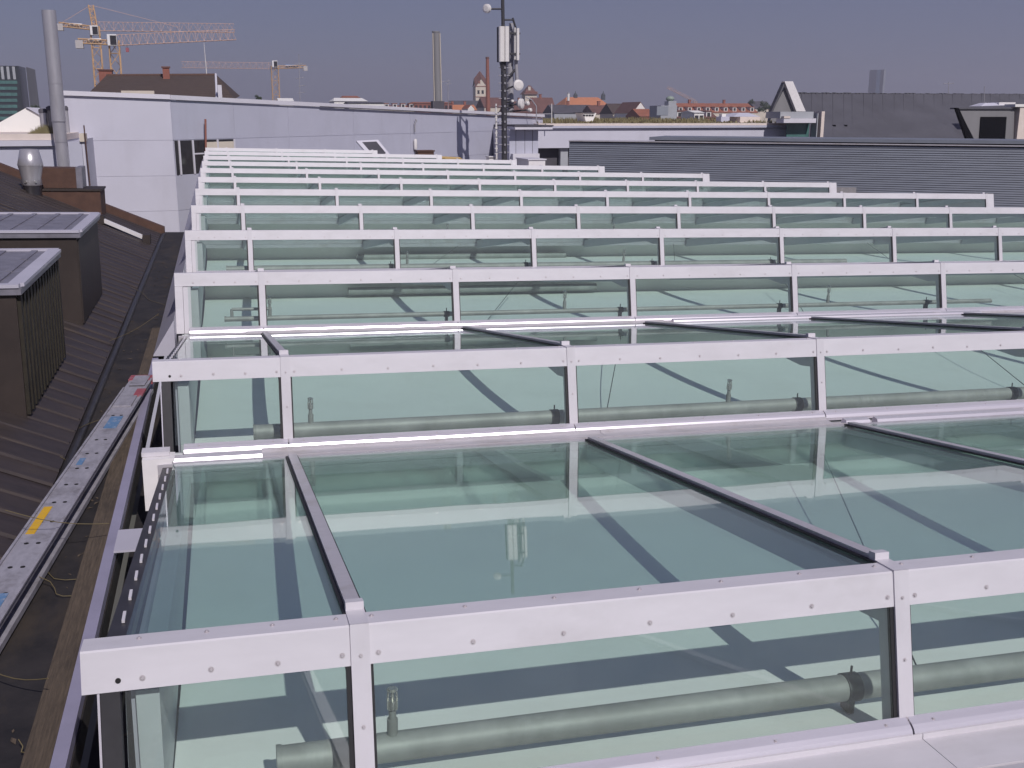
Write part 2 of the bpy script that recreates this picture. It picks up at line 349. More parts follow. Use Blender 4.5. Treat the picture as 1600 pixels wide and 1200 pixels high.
        MB().prof([fp(.133, -.002), fp(.60, -.002), fp(.60, -.012), fp(.133, -.012)], XL+.043, XL+.050).build('trim', 'bare_alu', e)
        MB().prof([sp(.1, -.024), sp(YE, -.024), sp(YE, -.07), sp(.1, -.07)], -.060, .012).build('edge_rail', 'frame_dark', row)
        MB().prof([(.05, -.12), (YE, -.60), (YE, -.72), (.05, -.72)], .013, .028).build('end_panel', 'flank_metal', row)
        for i in range(12):
            y = .3+i*.26
            box((-.026, y, sz(y)-.022), (-.016, y+.07, sz(y)-.012)).build('edge_clip', 'white_metal', row)
    MB().prof([fp(.0, -.002), fp(.62, -.002), fp(.62, -.08), (.1, -.02)], xr+.034, xr+.20).build('end_post', 'white_metal', row)
    MB().prof([(.07, -.02), (3.4, sz(3.4)), (3.4, -.85), (-.1, -.85)], xr+.040, xr+.075).build('end_panel', 'white_metal', row)

# sprinkler pipes inside the glass roof
pipes = {1: (.46, 9.0, [.85, 4.9]), 2: (.51, 10.4, [.893, 4.066, 7.4]), 3: (.35, 9.6, [.80, 4.0, 7.3]), 4: (.4, 10.0, [2.9, 6.2]), 5: (.4, 10.0, [4.3, 7.5])}
for n, (a, b, st) in pipes.items():
    t = thing('sprinkler_pipe', 'grey sprinkler pipe with upright heads inside the '+ORD[n]+' skylight row', 'pipe', (0, n*P+.14, -.552 if n != 3 else -.50), 'sprinkler pipes under the glass')
    r = .052 if n != 3 else .026
    MB().tube((a, 0, 0), (b, 0, 0), r, n=20).build('pipe_run', 'pipe_galv', t)
    MB().tube((a-.006, 0, 0), (a+.012, 0, 0), r+.004, n=20).build('end_cap', 'pipe_galv', t)
    for x in st:
        s_ = MB().tube((x, 0, r*.7), (x, 0, .11), .019, n=12).tube((x, 0, .11), (x, 0, .155), .013, n=12).build('riser', 'pipe_galv', t)
        MB().tube((x, 0, .15), (x, 0, .185), .020, n=10).tube((x, 0, .185), (x, 0, .225), .007, n=8).tube((x, 0, .222), (x, 0, .228), .021, .014, n=12).tube((x-.016, 0, .185), (x-.012, 0, .225), .004, n=6).tube((x+.016, 0, .185), (x+.012, 0, .225), .004, n=6).build('sprinkler_head', 'brass', s_)
    if n in (3, 4):
        MB().tube((2.0 if n == 3 else 2.6, 3.42, -.30), (5.6 if n == 3 else 6.4, 3.42, -.30), .05, n=16).build('drain_run', 'pipe_galv', t)
    if n == 3:
        MB().tube((.42, 0, .02), (.42, 0, .10), .016, n=10).tube((.42, 0, .10), (.82, 0, .10), .016, n=10).build('branch', 'pipe_galv', t)
    for k in range(1, 5):
        x = X1+W*k-.06
        if x < b: MB().tube((x-.03, 0, 0), (x+.03, 0, 0), r+.006, n=16).box((x-.012, -.03, -.1), (x+.012, .03, 0)).tube((x, 0, r), (x, 0, r+.04), .005, n=6).build('clamp', 'frame_dark', t)

# gutter end pieces on the left
g = thing('gutter_end_flap', 'white bent sheet flap hanging at the left end of the second row gutter', 'flap', (XL, 2*P-.42, -.52))
MB().hexa([(-.055, -.11, -.30), (-.035, -.11, -.30), (-.03, .0, -.20), (-.05, .0, -.20)], [(-.06, -.09, .02), (.13, -.07, .02), (.13, .05, .02), (-.06, .08, .02)]).build('sheet', 'paper_white', g)
MB().box((-.065, -.03, .022), (.10, .07, .05)).build('fold', 'white_metal', g)
# ============================================================ LEFT VALLEY AND BROWN ROOF (roof frame)
VZ = -.75
o = struct(MB().box((-1.0, -3, VZ-.12), (-.262, 22.3, VZ)).build('valley_floor', 'membrane'))
o = struct(MB().box((-.26, -3, -1.08), (.02, 22, -.98)).build('gutter_floor', 'membrane'))
o = tag(MB().box((-.322, 2.2, VZ+.004), (-.268, 11.0, -.690)).build('edge_flashing', 'lavender_flash'), 'long lavender metal edge strip beside the dark gutter', 'flashing')
for i, (x0, x1_, y0, y1, m) in enumerate([(-.435, -.334, 2.0, 9.0, 'weathered brown plank lying beside the lavender edge strip, nearer one'), (-.420, -.335, 9.03, 12.6, 'weathered brown plank beside the edge strip, running on behind the ladder tip')]):
    p = thing('wood_plank', m, 'plank', (x0, y0, VZ+.004), 'weathered planks in the valley')
    L = y1-y0
    MB().hexa([(0, 0, 0), (x1_-x0, 0, 0), (x1_-x0+.01, L, 0), (.01, L, 0)], [(0, 0, .03), (x1_-x0, 0, .032), (x1_-x0+.01, L, .03), (.01, L, .028)]).build('board', 'old_wood', p)
for (y, w_, lab) in [(6.33, .19, 'lavender grey bracket plate between edge strip and glass frame'), (3.72, .10, 'square bracket plate with a red mark low beside the front frame')]:
    t = thing('bracket_plate', lab, 'bracket', (-.27, y, -.69))
    if w_ > .15:
        MB().box((0, 0, 0), (.205, .30, .012)).build('plate', 'flank_metal', t); MB().tube((.17, .02, .02), (.245, .05, .045), .012, n=10).build('bolt', 'steel', t)
    else:
        MB().box((.165, 0, .02), (.265, .12, .034)).build('plate', 'paper_white', t); MB().tube((.215, .06, .034), (.215, .06, .038), .010, n=10).build('bolt', 'cap_red', t)
# brown sheet metal roof rising to the left
RX, RZ, RM = -.74, -.73, .42
def rz(x): return RZ+RM*(RX-x)
roof = thing('sheet_metal_roof', 'brown ribbed sheet metal roof sloping down to the valley on the left', 'roof', (RX, 0, RZ))
Lx = 7.0
MB().hexa([(0, -3, -.06), (0, 22, -.06), (-Lx, 22, RM*Lx-.06), (-Lx, -3, RM*Lx-.06)], [(0, -3, 0), (0, 22, 0), (-Lx, 22, RM*Lx), (-Lx, -3, RM*Lx)]).build('sheet', 'brown_roof', roof)
rib = MB().hexa([(0, -.035, .001), (0, .035, .001), (-Lx, .035, RM*Lx+.001), (-Lx, -.035, RM*Lx+.001)], [(0, -.015, .016), (0, .015, .016), (-Lx, .015, RM*Lx+.016), (-Lx, -.015, RM*Lx+.016)]).mesh('rib', 'brown_roof')
k = 0; y = -2.9
while y < 21.8:
    link('rib', rib, roof, (random.uniform(-.01, .006), y+random.uniform(-.01, .01), random.uniform(-.004, .003))); y += .30
MB().tube((.035, -3, -.02), (.035, 21.9, -.02), .035, n=10).build('eave_gutter', 'frame_dark', roof)
MB().hexa([(.06, 21.9, -.16), (.06, 22.12, -.16), (-Lx, 22.12, RM*Lx-.16), (-Lx, 21.9, RM*Lx-.16)], [(.06, 21.9, .11), (.06, 22.12, .11), (-Lx, 22.12, RM*Lx+.11), (-Lx, 21.9, RM*Lx+.11)]).build('verge_board', 'rust_board', roof)
MB().hexa([(-.18, 19.9, .11), (-.18, 20.05, .11), (-.83, 20.25, .383), (-.83, 20.1, .383)], [(-.18, 19.9, .17), (-.18, 20.05, .17), (-.83, 20.25, .443), (-.83, 20.1, .443)]).build('snow_guard', 'paper_white', roof)
MB().box((-.92, 20.05, .36), (-.82, 20.35, .50)).box((-.20, 19.82, .03), (-.08, 20.12, .20)).build('guard_block', 'brown_dormer', roof)
for i, (y0, y1, lab) in enumerate([(8.75, 10.72, 'nearer brown dormer box with slatted side and glazed white framed top'), (12.22, 14.12, 'farther brown dormer box with glazed white framed top')]):
    d = thing('dormer', lab, 'dormer', (-1.055, y0, rz(-1.055)), 'dormers on the brown roof')
    zt = .30-rz(-1.055); L = y1-y0; dp = 2.3
    MB().prof([(0, -.1), (L, -.1), (L, zt), (0, zt)], -dp, 0).build('walls', 'brown_dormer', d)
    if i == 0:
        for q in range(14):
            yy = .06+q*(L-.12)/13.; box((.0, yy-.035, .02), (.026, yy+.035, zt-.02)).build('slat', 'dark_slat', d)
    else: box((-.002, .02, .02), (.012, L-.02, zt-.03)).build('side_panel', 'brown_dormer', d)
    tp = MB().box((-dp-.05, -.03, zt), (.04, L+.03, zt+.05)).build('top_frame', 'dormer_top', d)
    for a, b, c_, e_ in [(-dp, .03, -.04, .03), (-dp, .03, L-.03, L+.04), (-.05, .055, .035, L-.035)]:
        box((a, c_, zt+.05), (b, e_, zt+.075)).build('edge_strip', 'flank_metal', tp)
    for k_ in range(3):
        ya, yb = [(.035, L*.34-.004), (L*.34+.004, L*.67-.004), (L*.67+.004, L-.035)][k_]
        sh_ = box((-dp, ya, zt+.0502), (-.055, yb, zt+.058)).build('top_sheet', 'dormer_top', tp)
        for q in range(9):
            xx = -dp+.12+q*.25; box((xx, ya+.01, zt+.0582), (xx+.05, yb-.01, zt+.068)).build('rib', 'dormer_top', sh_)
# vent cowl and brown flue boxes by the verge
vx, vy = -2.72, 20.6
v = thing('vent_cowl', 'silver conical vent cowl standing on the brown roof', 'vent', (vx, vy, rz(vx)))
MB().lathe((0, 0, -.1), [(.15, 0), (.15, .22), (.155, .24)], 24).build('pipe', 'vent_dark', v)
MB().lathe((0, 0, .13), [(.15, 0), (.17, .02), (.155, .12), (.20, .33)], 24).build('body', 'steel', v)
MB().lathe((0, 0, .462), [(.202, 0), (.205, .02), (.15, .27), (.13, .275), (.12, .2)], 24).build('cone', 'steel', v)
for a in (-.4, .5): MB().tube((math.sin(a)*.155, -math.cos(a)*.155, .20), (math.sin(a)*.19, -math.cos(a)*.19, .20), .02, n=8).build('bolt', 'brass', v)
f_ = thing('flue_box', 'rust brown sheet metal flue box at the roof verge beside the cowl', 'flue', (-2.05, 21.2, rz(-2.05)))
MB().box((-.62, -.3, -.3), (.38, .5, .30)).build('lower_box', 'rust_board', f_); MB().box((-.64, -.32, .302), (.40, .52, .335)).build('lid', 'brown_dormer', f_)
MB().box((-.66, -.1, .34), (-.02, .45, .68)).build('upper_box', 'rust_board', f_); MB().box((-.02, -.12, .34), (.08, .47, .70)).build('side_plate', 'dormer_top', f_)
# ladder lying on its side
a = UR(222, 590, -.60); b = UR(-40, 985, -.60)
d = (b-a); L = d.length; ang = math.atan2(d.y, d.x)
lad = thing('ladder', 'scuffed aluminium double ladder lying on its side with coloured stickers', 'ladder', (a.x, a.y, -.60)); lad.rotation_euler = (0, 0, ang)
s1 = MB().box((0, -.085, -.03), (L, .085, 0)).build('stile', 'ladder_alu', lad)
MB().box((.05, .078, .001), (L, .092, .010)).build('lip', 'ladder_alu', s1); MB().box((.35, -.092, .001), (L, -.079, .010)).build('lip', 'ladder_alu', s1)
MB().box((0, -.085, -.13), (L, .085, -.10)).build('stile', 'ladder_alu', lad)
nr = int(L/.30)
for i in range(nr):
    x = .25+i*.30
    r_ = MB().box((x-.014, -.042, -.105), (x+.014, .044, -.025)).build('rung', 'ladder_alu', lad)
    [MB().tube((x, yy, .0), (x, yy, .002), .012, n=10).build('rung_hole', 'hole', r_) for yy in (-.028, .03)]
MB().box((-.06, -.095, -.035), (.09, .095, .008)).build('end_shoe', 'cap_red', lad); MB().box((.42, .03, .0005), (.62, .097, .014)).build('end_shoe', 'cap_red', lad)
MB().box((-.02, -.055, .009), (.30, .065, .014)).build('bracket', 'ladder_alu', lad); MB().box((.56, -.07, .0015), (.92, .06, .012)).build('bracket', 'ladder_alu', lad)
for x0, x1_, y0, y1, m in [(1.18, 1.48, -.035, .05, 'sticker_blue'), (2.15, 2.28, -.05, -.015, 'sticker_blue'), (3.02, 3.42, -.065, -.02, 'sticker_yellow'), (4.15, 4.45, .0, .045, 'sticker_blue')]:
    MB().box((x0, y0, .0005), (x1_, y1, .003)).build('sticker', m, lad)
# thin cords across the valley
for i, (p0, p1, lab) in enumerate([((170, 533), (248, 490), 'thin yellowish cord across the valley by the white flank panel'), ((8, 797), (170, 818), 'thin yellowish cord crossing the ladder over the valley'), ((-30, 1040), (75, 1060), 'thin yellowish cord low in the dark valley at the left edge')]):
    A_ = UR(*p0, -.42 if i == 1 else -.66); B_ = UR(*p1, -.60)
    mb = MB(); pts = [A_.lerp(B_, t/6)+Vector((0, 0, -.03*math.sin(math.pi*t/6))) for t in range(7)]
    for u_, v_ in zip(pts[:-1], pts[1:]): mb.tube(u_, v_, .0024, n=6)
    tag(mb.build('cord', 'cord_yellow'), lab, 'cord')
wires = [((60, 905), (150, 940)), ((20, 1160), (95, 1168)), ((120, 668), (182, 640)), ((10, 870), (120, 905)), ((70, 700), (140, 742)), ((205, 448), (262, 480))]
for i, (p0, p1) in enumerate(wires):
    A_ = UR(*p0, -.69); B_ = UR(*p1, -.735); mb = MB(); pts = [A_.lerp(B_, t/8)+Vector((.02*math.sin(t*1.3+i), .03*math.cos(t+i), -.02*math.sin(math.pi*t/8))) for t in range(9)]
    for u_, v_ in zip(pts[:-1], pts[1:]): mb.tube(u_, v_, .0022, n=5)
    tag(mb.build('loose_wire', 'cord_yellow'), ['thin loose wire on the valley floor below the yellow ladder sticker', 'thin loose wire in the bottom left corner of the picture', 'thin loose wire beside the upper blue ladder sticker', 'thin loose wire under the lower end of the ladder', 'thin loose wire at the brown roof edge left of the ladder middle', 'thin loose wire on the valley floor beyond the ladder tip'][i], 'wire', 'loose wires in the valley')
rd = random.Random(11); mb = MB()
for i in range(420):
    x = rd.choice([rd.uniform(-.72, -.30), rd.uniform(-.24, -.02)]); y = rd.uniform(2.5, 20)**1.0; z = VZ+.002 if x < -.27 else -.978; r_ = rd.uniform(.004, .016); a_ = rd.uniform(0, 3.14)
    dx, dy = math.cos(a_)*r_*rd.uniform(1, 3), math.sin(a_)*r_*rd.uniform(1, 3)
    mb.add([(x-dx, y-dy, z), (x+dy*.4, y-dx*.4, z+r_*.4), (x+dx, y+dy, z+.002), (x-dy*.4, y+dx*.4, z+r_*.3)], [(0, 1, 2, 3)])
db_ = mb.build('valley_litter', 'paper_white'); db_.data.materials[0] = M['old_wood']; stuff(db_); tag(db_, 'scattered leaves and crumbs on the dark valley floor', 'litter')
deck = struct(MB().box((-.2, -6, -5.2), (40, 48.2, -5.0)).build('roof_deck', 'deck_gravel'))

# everything above was laid out in the roof's own frame: set it upright
bpy.context.view_layer.update()
for ob in list(COL.objects):
    if ob.parent is None and ob.type not in ('CAMERA', 'LIGHT'): ob.matrix_world = TILT @ ob.matrix_world

# =================================================================== PANELLED WHITE BUILDING
A0 = Vector((-1.16, 50.0, 0)); D0 = Vector((.669, .743, 0)); N0 = Vector((.743, -.669, 0))      # corner, run and outward normal of the right wing
wb = thing('panelled_building', 'pale lavender panelled building with coping behind the glass roof', 'building', A0)
XW = -5.35-A0.x
MB().box((XW, .02, -14), (0, 9, 2.12)).build('wall', 'panel_grey', wb)
rows_ = [2.28, .545, -.96, -2.47, -3.98, -5.5]
for i in range(5):
    zl, zr0 = (2.385, 2.235) if i == 0 else (rows_[i]-.005,)*2
    MB().hexa([(XW-.02, 0, rows_[i+1]+.005), (-.008, 0, rows_[i+1]+.005), (-.008, .05, rows_[i+1]+.005), (XW-.02, .05, rows_[i+1]+.005)], [(XW-.02, 0, zl), (-.008, 0, zr0), (-.008, .05, zr0), (XW-.02, .05, zl)]).build('panel', 'panel_light', wb)
def wq(s, o, z): q = D0*s+N0*o; return (q.x, q.y, z)
def wbox(mb, s0, s1, o0, o1, z0a, z0b, z1a, z1b):
    "slab on the receding wall, heights at start (a) and end (b)"
    return mb.hexa([wq(s0, o1, z0a), wq(s1, o1, z0b), wq(s1, o0, z0b), wq(s0, o0, z0a)], [wq(s0, o1, z1a), wq(s1, o1, z1b), wq(s1, o0, z1b), wq(s0, o0, z1a)])
SL = 38.0
top = lambda s: 2.24-.0215*s
wbox(MB(), .06, SL, -7, -.02, -14, -14, top(0)-.05, top(SL)-.05).build('wall', 'panel_grey', wb)
cols = [0, 4.0, 8.0, 13.6, 19.4, 25.0, 31.0, SL]
for c0, c1 in zip(cols[:-1], cols[1:]):
    for i in range(4):
        z1, z0 = rows_[i], rows_[i+1]
        if c0 == 0 and i == 1: continue                                   # the window opening
        a_, b_ = (top(c0)-.03, top(c1)-.03) if i == 0 else (z1-.006, z1-.006)
        wbox(MB(), c0+.014, c1-.014, -.058, 0, z0+.009, z0+.009, a_, b_).build('panel', 'panel_grey', wb)
wbox(MB(), -.02, SL+.1, -.4, .10, top(0), top(SL), top(0)+.19, top(SL)+.22).build('coping', 'coping', wb)
MB().hexa([(XW-.12, -.12, 2.40), (.02, -.12, 2.25), (.02, 9, 2.25), (XW-.12, 9, 2.40)], [(XW-.12, -.12, 2.59), (.02, -.12, 2.44), (.02, 9, 2.44), (XW-.12, 9, 2.59)]).build('coping', 'coping', wb)
wbox(MB(), 10.5, SL, .10, .16, top(10.5)+.0, top(SL), top(10.5)+.03, top(SL)+.03).build('drip_edge', 'slate', wb)
wn = wbox(MB(), .10, 3.95, -.30, -.014, -.94, -.94, .52, .52).build('window', 'window_dark', wb)
for s_, m in [(.10, 'frame_dark'), (.30, 'coping'), (1.15, 'coping'), (2.75, 'coping'), (3.88, 'coping')]:
    wbox(MB(), s_, s_+.09, -.013, .03, -.94, -.94, .52, .52).build('frame', m, wn)
wbox(MB(), 2.0, 3.87, -.013, .004, -.02, -.02, .42, .42).build('board', 'plaster_cream', wn)
wbox(MB(), 1.245, 1.99, -.013, .002, -.10, -.10, -.04, -.04).build('frame', 'coping', wn)
t = tag(MB().tube(U(321, 186, 51.2), U(322, 262, 51.2), .045, n=8).build('scaffold_pole', 'brick'), 'reddish pole standing before the open window of the panelled wall', 'pole')
# lamp fixed to the wall
l0 = U(648, 190, 64.6); wl = thing('wall_lamp', 'small bent lamp arm on the panelled wall', 'lamp', l0)
MB().tube((0, 0, -.6), (0, 0, -.1), .04, n=8).tube((0, 0, -.1), (.12, 0, .05), .04, n=8).tube((.12, 0, .05), (.05, 0, .14), .05, n=8).build('arm', 'antenna_grey', wl)
MB().lathe((0, -.05, -1.6), [(.09, 0), (.11, .1), (.11, .5), (.07, .6)], 10).build('housing', 'antenna_white', wl)
MB().tube((0, 0, -3), (0, 0, -1.0), .03, n=8).build('conduit', 'antenna_grey', wl)
struct(MB().box((-.5, 50.5, -2.4), (33, 76, -2.1)).build('flat_roof', 'deck_gravel'))
# roof hatch
h0 = U(575, 246, 53.0); hz = h0.z
h = thing('roof_hatch', 'tilted grey roof window hatch open before the panelled wall', 'hatch', (h0.x, 53, -2.1))
p0, p1, p2, p3 = [U(x, y, Y)-Vector((h0.x, 53, -2.1)) for x, y, Y in [(556, 222, 52.8), (590, 220.5, 53.3), (610, 245, 52.2), (577, 246, 51.8)]]
nrm = (p1-p0).cross(p3-p0).normalized()*.08
MB().hexa([p3, p2, p1, p0], [p3-nrm, p2-nrm, p1-nrm, p0-nrm]).build('frame', 'coping', h)
q_ = lambda u, v: (p0.lerp(p1, u)).lerp(p3.lerp(p2, u), v)-nrm*1.06
MB().hexa([q_(.2, .9), q_(.85, .9), q_(.85, .12), q_(.2, .12)], [q_(.2, .9)-nrm*.1, q_(.85, .9)-nrm*.1, q_(.85, .12)-nrm*.1, q_(.2, .12)-nrm*.1]).build('pane', 'slate', h)
MB().box((-.5, -.9, 0), (.9, .4, 1.0)).build('kerb', 'coping', h)
# timber boards beyond the row ends
for i, (xa, xb, yy, Y, lab) in enumerate([(684, 722, 246, 55, 'yellow timber board on the roof beyond the rows, upper one'), (698, 731, 249.5, 53, 'yellow timber board on the roof beyond the rows, lower one')]):
    a, b = U(xa, yy, Y), U(xb, yy+2, Y-1.5)
    d = (b-a); t = thing('timber_board', lab, 'board', a, 'timber boards on the roof')
    MB().hexa([(0, 0, -.12), (d.x, d.y, d.z-.12), (d.x+.1, d.y+.9, d.z-.08), (.1, .9, -.08)], [(0, 0, 0), (d.x, d.y, d.z), (d.x+.1, d.y+.9, d.z+.04), (.1, .9, .04)]).build('board', 'timber', t)
    MB().box((.2, .2, -2.1-a.z), (.4, .4, -.12)).box((d.x-.4, d.y+.2, -2.1-a.z), (d.x-.2, d.y+.4, d.z-.12)).build('trestle', 'timber', t)
a = U(653, 242, 56); tag(MB().box((a.x, 56, -2.1), (U(678, 242, 56).x, 56.8, U(653, 237, 56).z)).box((a.x-.05, 55.95, U(653, 237, 56).z), (U(678, 242, 56).x+.05, 56.85, U(653, 236, 56).z+.03)).build('roof_box', 'rust_board'), 'low reddish box on the roof before the panelled wall', 'box')
# =================================================================== ANTENNA MAST
MY = 63.0; mb_ = U(788, 250, MY); K = MY/ FPX*1.03                     # metres per pixel here
mast = thing('antenna_mast', 'dark radio mast carrying white panel antennas and round dishes', 'mast', (mb_.x, MY, -2.1))
def mp(px, py, dy=0): q = U(px, py, MY+dy); return q-Vector((mb_.x, MY, -2.1))
MB().tube(mp(788.5, 290), mp(787, 95), .17, n=14).tube(mp(787, 95), mp(785, -22), .10, n=12).build('pole', 'mast_dark', mast)
for py in range(106, 246, 12):
    c = mp(787.5, py); st_ = MB().tube((c.x-.34, c.y-.05, c.z), (c.x+.34, c.y-.05, c.z), .022, n=6); st_.tube((c.x, c.y-.19, c.z-.06), (c.x, c.y-.19, c.z+.06), .05, n=8)
    st_.build('step', 'antenna_grey', mast)
def panel(x0, x1, y0, y1, dy, m='antenna_white', depth=.22):
    a, b = mp(x0, y1, dy), mp(x1, y0, dy); w2 = (b.x-a.x)
    pr = [(0, depth), (0, .06), (w2*.18, 0), (w2*.82, 0), (w2, .06), (w2, depth)]
    mb = MB(); n_ = len(pr)
    mb.add([(a.x+x, a.y+y, a.z) for x, y in pr]+[(a.x+x, a.y+y, b.z) for x, y in pr], [tuple(range(n_-1, -1, -1)), tuple(range(n_, 2*n_))]+[(i, (i+1) % n_, n_+(i+1) % n_, n_+i) for i in range(n_)])
    o = mb.build('panel_antenna', m, mast); return a, b
panel(780.5, 788.6, 41, 96, -.35); panel(788.9, 796, 41, 96, -.38); panel(778.5, 780.3, 42, 97, -.1, 'mast_dark', .3)
panel(803.5, 806, 43, 93, -.1); panel(807.2, 812, 44, 94, -.25); panel(797, 803, 36, 100, .35, 'antenna_grey')
for py in (52, 84):
    c = mp(787, py); MB().box((c.x-.1, c.y-.18, c.z-.05), (c.x+.95, c.y+.05, c.z+.05)).build('bracket', 'mast_dark', mast)
MB().tube(mp(787, 31), mp(801, 31), .05, n=8).tube(mp(801, 28), mp(806, 44), .06, n=8).tube(mp(795, 120, .1), mp(806, 108, .1), .07, n=8).build('bracket', 'mast_dark', mast)
MB().tube(mp(797, 96, .5), mp(797.5, 175, .5), .20, n=12).build('cable_tray', 'antenna_grey', mast)
MB().tube(mp(806, 92, .1), mp(808, 128, .1), .11, n=10).build('cable_tray', 'antenna_grey', mast)
for i in range(5): MB().tube(mp(781+i*2.2, 97, -.15), mp(784.5+i*1.3, 112+i, -.12), .035, n=6).build('cable', 'mast_dark', mast)
def dish(px, py, rpx, dx, dy_, off, arm):
    c = mp(px, py, off); r = rpx*K*1.0; d = Vector((dx, dy_, 0)).normalized(); e = d.orthogonal().normalized()
    o = MB().tube(c, c+d*.16, r, r*.97, n=24).tube(c+d*.16, c+d*.20, r*.97, r*.6, n=24).build('dish', 'antenna_white', mast)
    MB().tube(c-d*.25, c-d*.001, r*.3, r*.9, n=20).build('back', 'antenna_grey', o)
    MB().tube(c-d*.2, mp(*arm), .05, n=8).build('arm', 'mast_dark', o)
dish(762, 13.5, 6.4, -.75, -.66, -.1, (786, 14)); dish(809, 133, 8, .1, -1, -.5, (788, 140)); dish(812.5, 162, 7.6, .75, -.66, -.3, (789, 168))
dish(822.5, 161.5, 3.2, .5, -.8, .2, (790, 165)); dish(826.5, 172, 3, .5, -.8, .2, (790, 175)); dish(800, 158, 2.2, 0, -1, -.2, (788, 160))
ld = thing('access_ladder', 'white vertical ladder rail beside the radio mast', 'ladder', U(776, 246, 63.5))
lq = lambda px, py: U(px, py, 63.5)-U(776, 246, 63.5)
MB().tube(lq(775, 162), lq(776, 260), .055, n=8).build('rail', 'antenna_white', ld)
for py in range(176, 246, 8): MB().tube(lq(773, py), lq(779.5, py), .03, n=6).build('rung', 'antenna_white', ld)
tag(MB().box((U(763, 250, 64).x, 63.8, -2.1), (U(774, 250, 64).x, 64.5, U(763, 245.5, 64).z)).box((U(762, 250, 64).x, 63.7, U(763, 245.5, 64).z), (U(775, 250, 64).x, 64.6, U(763, 244, 64).z)).build('mast_foot_block', 'antenna_white'), 'small white block at the foot of the radio mast', 'block')

# plant room right of the mast
pr_ = thing('plant_room', 'grey panelled plant room with flat overhanging roof right of the mast', 'building', U(818, 250, 68))
pq = lambda px, py, Y=68: U(px, py, Y)-U(818, 250, 68)
a, b = pq(796, 262), pq(841, 202)
MB().box((a.x, a.y, a.z-3), (b.x, a.y+5, b.z)).build('wall', 'panel_grey', pr_)
MB().box((a.x+.15, a.y-.8, b.z), (pq(846, 200).x+.5, a.y+5.3, pq(800, 197.5).z)).build('roof_slab', 'coping', pr_)
MB().box((a.x+.1, a.y-.85, pq(800, 197.5).z+.002), (pq(846, 200).x+.55, a.y+5.4, pq(800, 196).z+.03)).build('roof_edge', 'slate', pr_)
for px in (806, 820, 832): q = pq(px, 230); MB().box((q.x-.012, a.y-.012, a.z-3), (q.x+.012, a.y-.001, b.z-.03)).build('joint_strip', 'slate', pr_)
MB().box((a.x+.1, a.y-.5, a.z-3), (b.x-.05, a.y-.02, pq(800, 240).z)).build('plinth', 'coping', pr_)
a2 = pq(826, 276, 60); b2 = pq(852, 250, 60)
MB().box((a2.x, a2.y, a2.z-2), (b2.x, a2.y+2.5, b2.z)).build('low_box', 'paper_white', pr_); MB().box((a2.x-.06, a2.y-.06, b2.z), (b2.x+.06, a2.y+2.56, b2.z+.06)).build('low_lid', 'coping', pr_)

# =================================================================== WHITE FASCIA BUILDING WITH GREEN ROOF
FY = 76.0
fb = thing('white_flat_building', 'long white flat roofed building with cream coping and dry green roof', 'building', U(1040, 240, FY))
fo = U(1040, 240, FY); fq = lambda px, py, Y=FY: U(px, py, Y)-fo
a, b = fq(840.5, 232), fq(1233, 197)
zt = fq(900, 193).z
MB().box((a.x, 0, fq(900, 231).z), (b.x, 28, fq(900, 200.5).z)).build('fascia', 'panel_light', fb)
MB().box((a.x-.05, -.22, fq(900, 200.2).z), (b.x+.15, 28, fq(900, 196.5).z)).build('band', 'panel_grey', fb)
MB().box((a.x-.02, -.14, fq(900, 196.4).z), (b.x+.1, 28, zt)).build('coping', 'concrete_cream', fb)
MB().box((a.x+.3, .8, -14), (b.x-.2, 27, fq(900, 231).z-.01)).build('wall', 'slate', fb)
MB().box((fq(878, 232).x, .3, -9), (fq(889.5, 232).x, 1.0, fq(900, 231.2).z-.02)).build('column', 'plaster_grey', fb)
g = MB(); rnd = random.Random(3)
for i in range(9000):
    x = rnd.uniform(a.x+.4, b.x-.3); y = rnd.uniform(.8, 27); s_ = rnd.uniform(.08, .34)*(.75+.5*math.sin(x*.6+y*.2)+.3*math.sin(x*2.3)); an = rnd.uniform(0, 3.14); l_ = rnd.uniform(-.2, .2); ww = rnd.uniform(.03, .09)
    dx, dy = math.cos(an)*ww, math.sin(an)*ww
    g.add([(x-dx, y-dy, zt-.02), (x+dx, y+dy, zt-.02), (x+l_+dx*.3, y+l_, zt+s_), (x+l_-dx*.3, y+l_, zt+s_*.9)], [(0, 1, 2, 3)])
gr = g.build('roof_grass', 'dry_grass'); gr.location = fo; stuff(gr); tag(gr, 'dry yellow green plants growing on the flat white building', 'grass')
cb = thing('roof_cabin', 'small white cabin with a dark window row on the green roof', 'cabin', U(926, 186, 84)); co_ = U(926, 186, 84); cq = lambda px, py: U(px, py, 84)-co_
MB().hexa([(cq(917, 0).x+.12, 0, -.3), (cq(934, 0).x-.3, 0, -.3), (cq(934, 0).x-.3, 2, -.3), (cq(917, 0).x+.12, 2, -.3)], [(cq(911.5, 176).x, 0, cq(0, 176).z), (cq(932, 176).x, 0, cq(0, 176).z), (cq(932, 176).x, 2, cq(0, 176).z), (cq(911.5, 176).x, 2, cq(0, 176).z)]).build('walls', 'plaster_white', cb)
for i in range(4): x = cq(914+i*4.4, 0).x; MB().box((x, -.06, cq(0, 181.5).z), (x+.18, .02, cq(0, 179).z)).build('window', 'window_dark', cb)
MB().box((cq(911, 0).x, -.1, cq(0, 176).z), (cq(932.5, 0).x, 2.1, cq(0, 175).z)).build('roof', 'slate', cb)
sk = thing('roof_skylight', 'pale hipped skylight on the white building near the portal', 'skylight', U(1180, 188, 80)); so_ = U(1180, 188, 80); sq = lambda px, py: U(px, py, 80)-so_
MB().box((sq(1166, 0).x, 0, -.2), (sq(1198, 0).x, 3, sq(0, 183).z)).build('kerb', 'concrete_cream', sk)
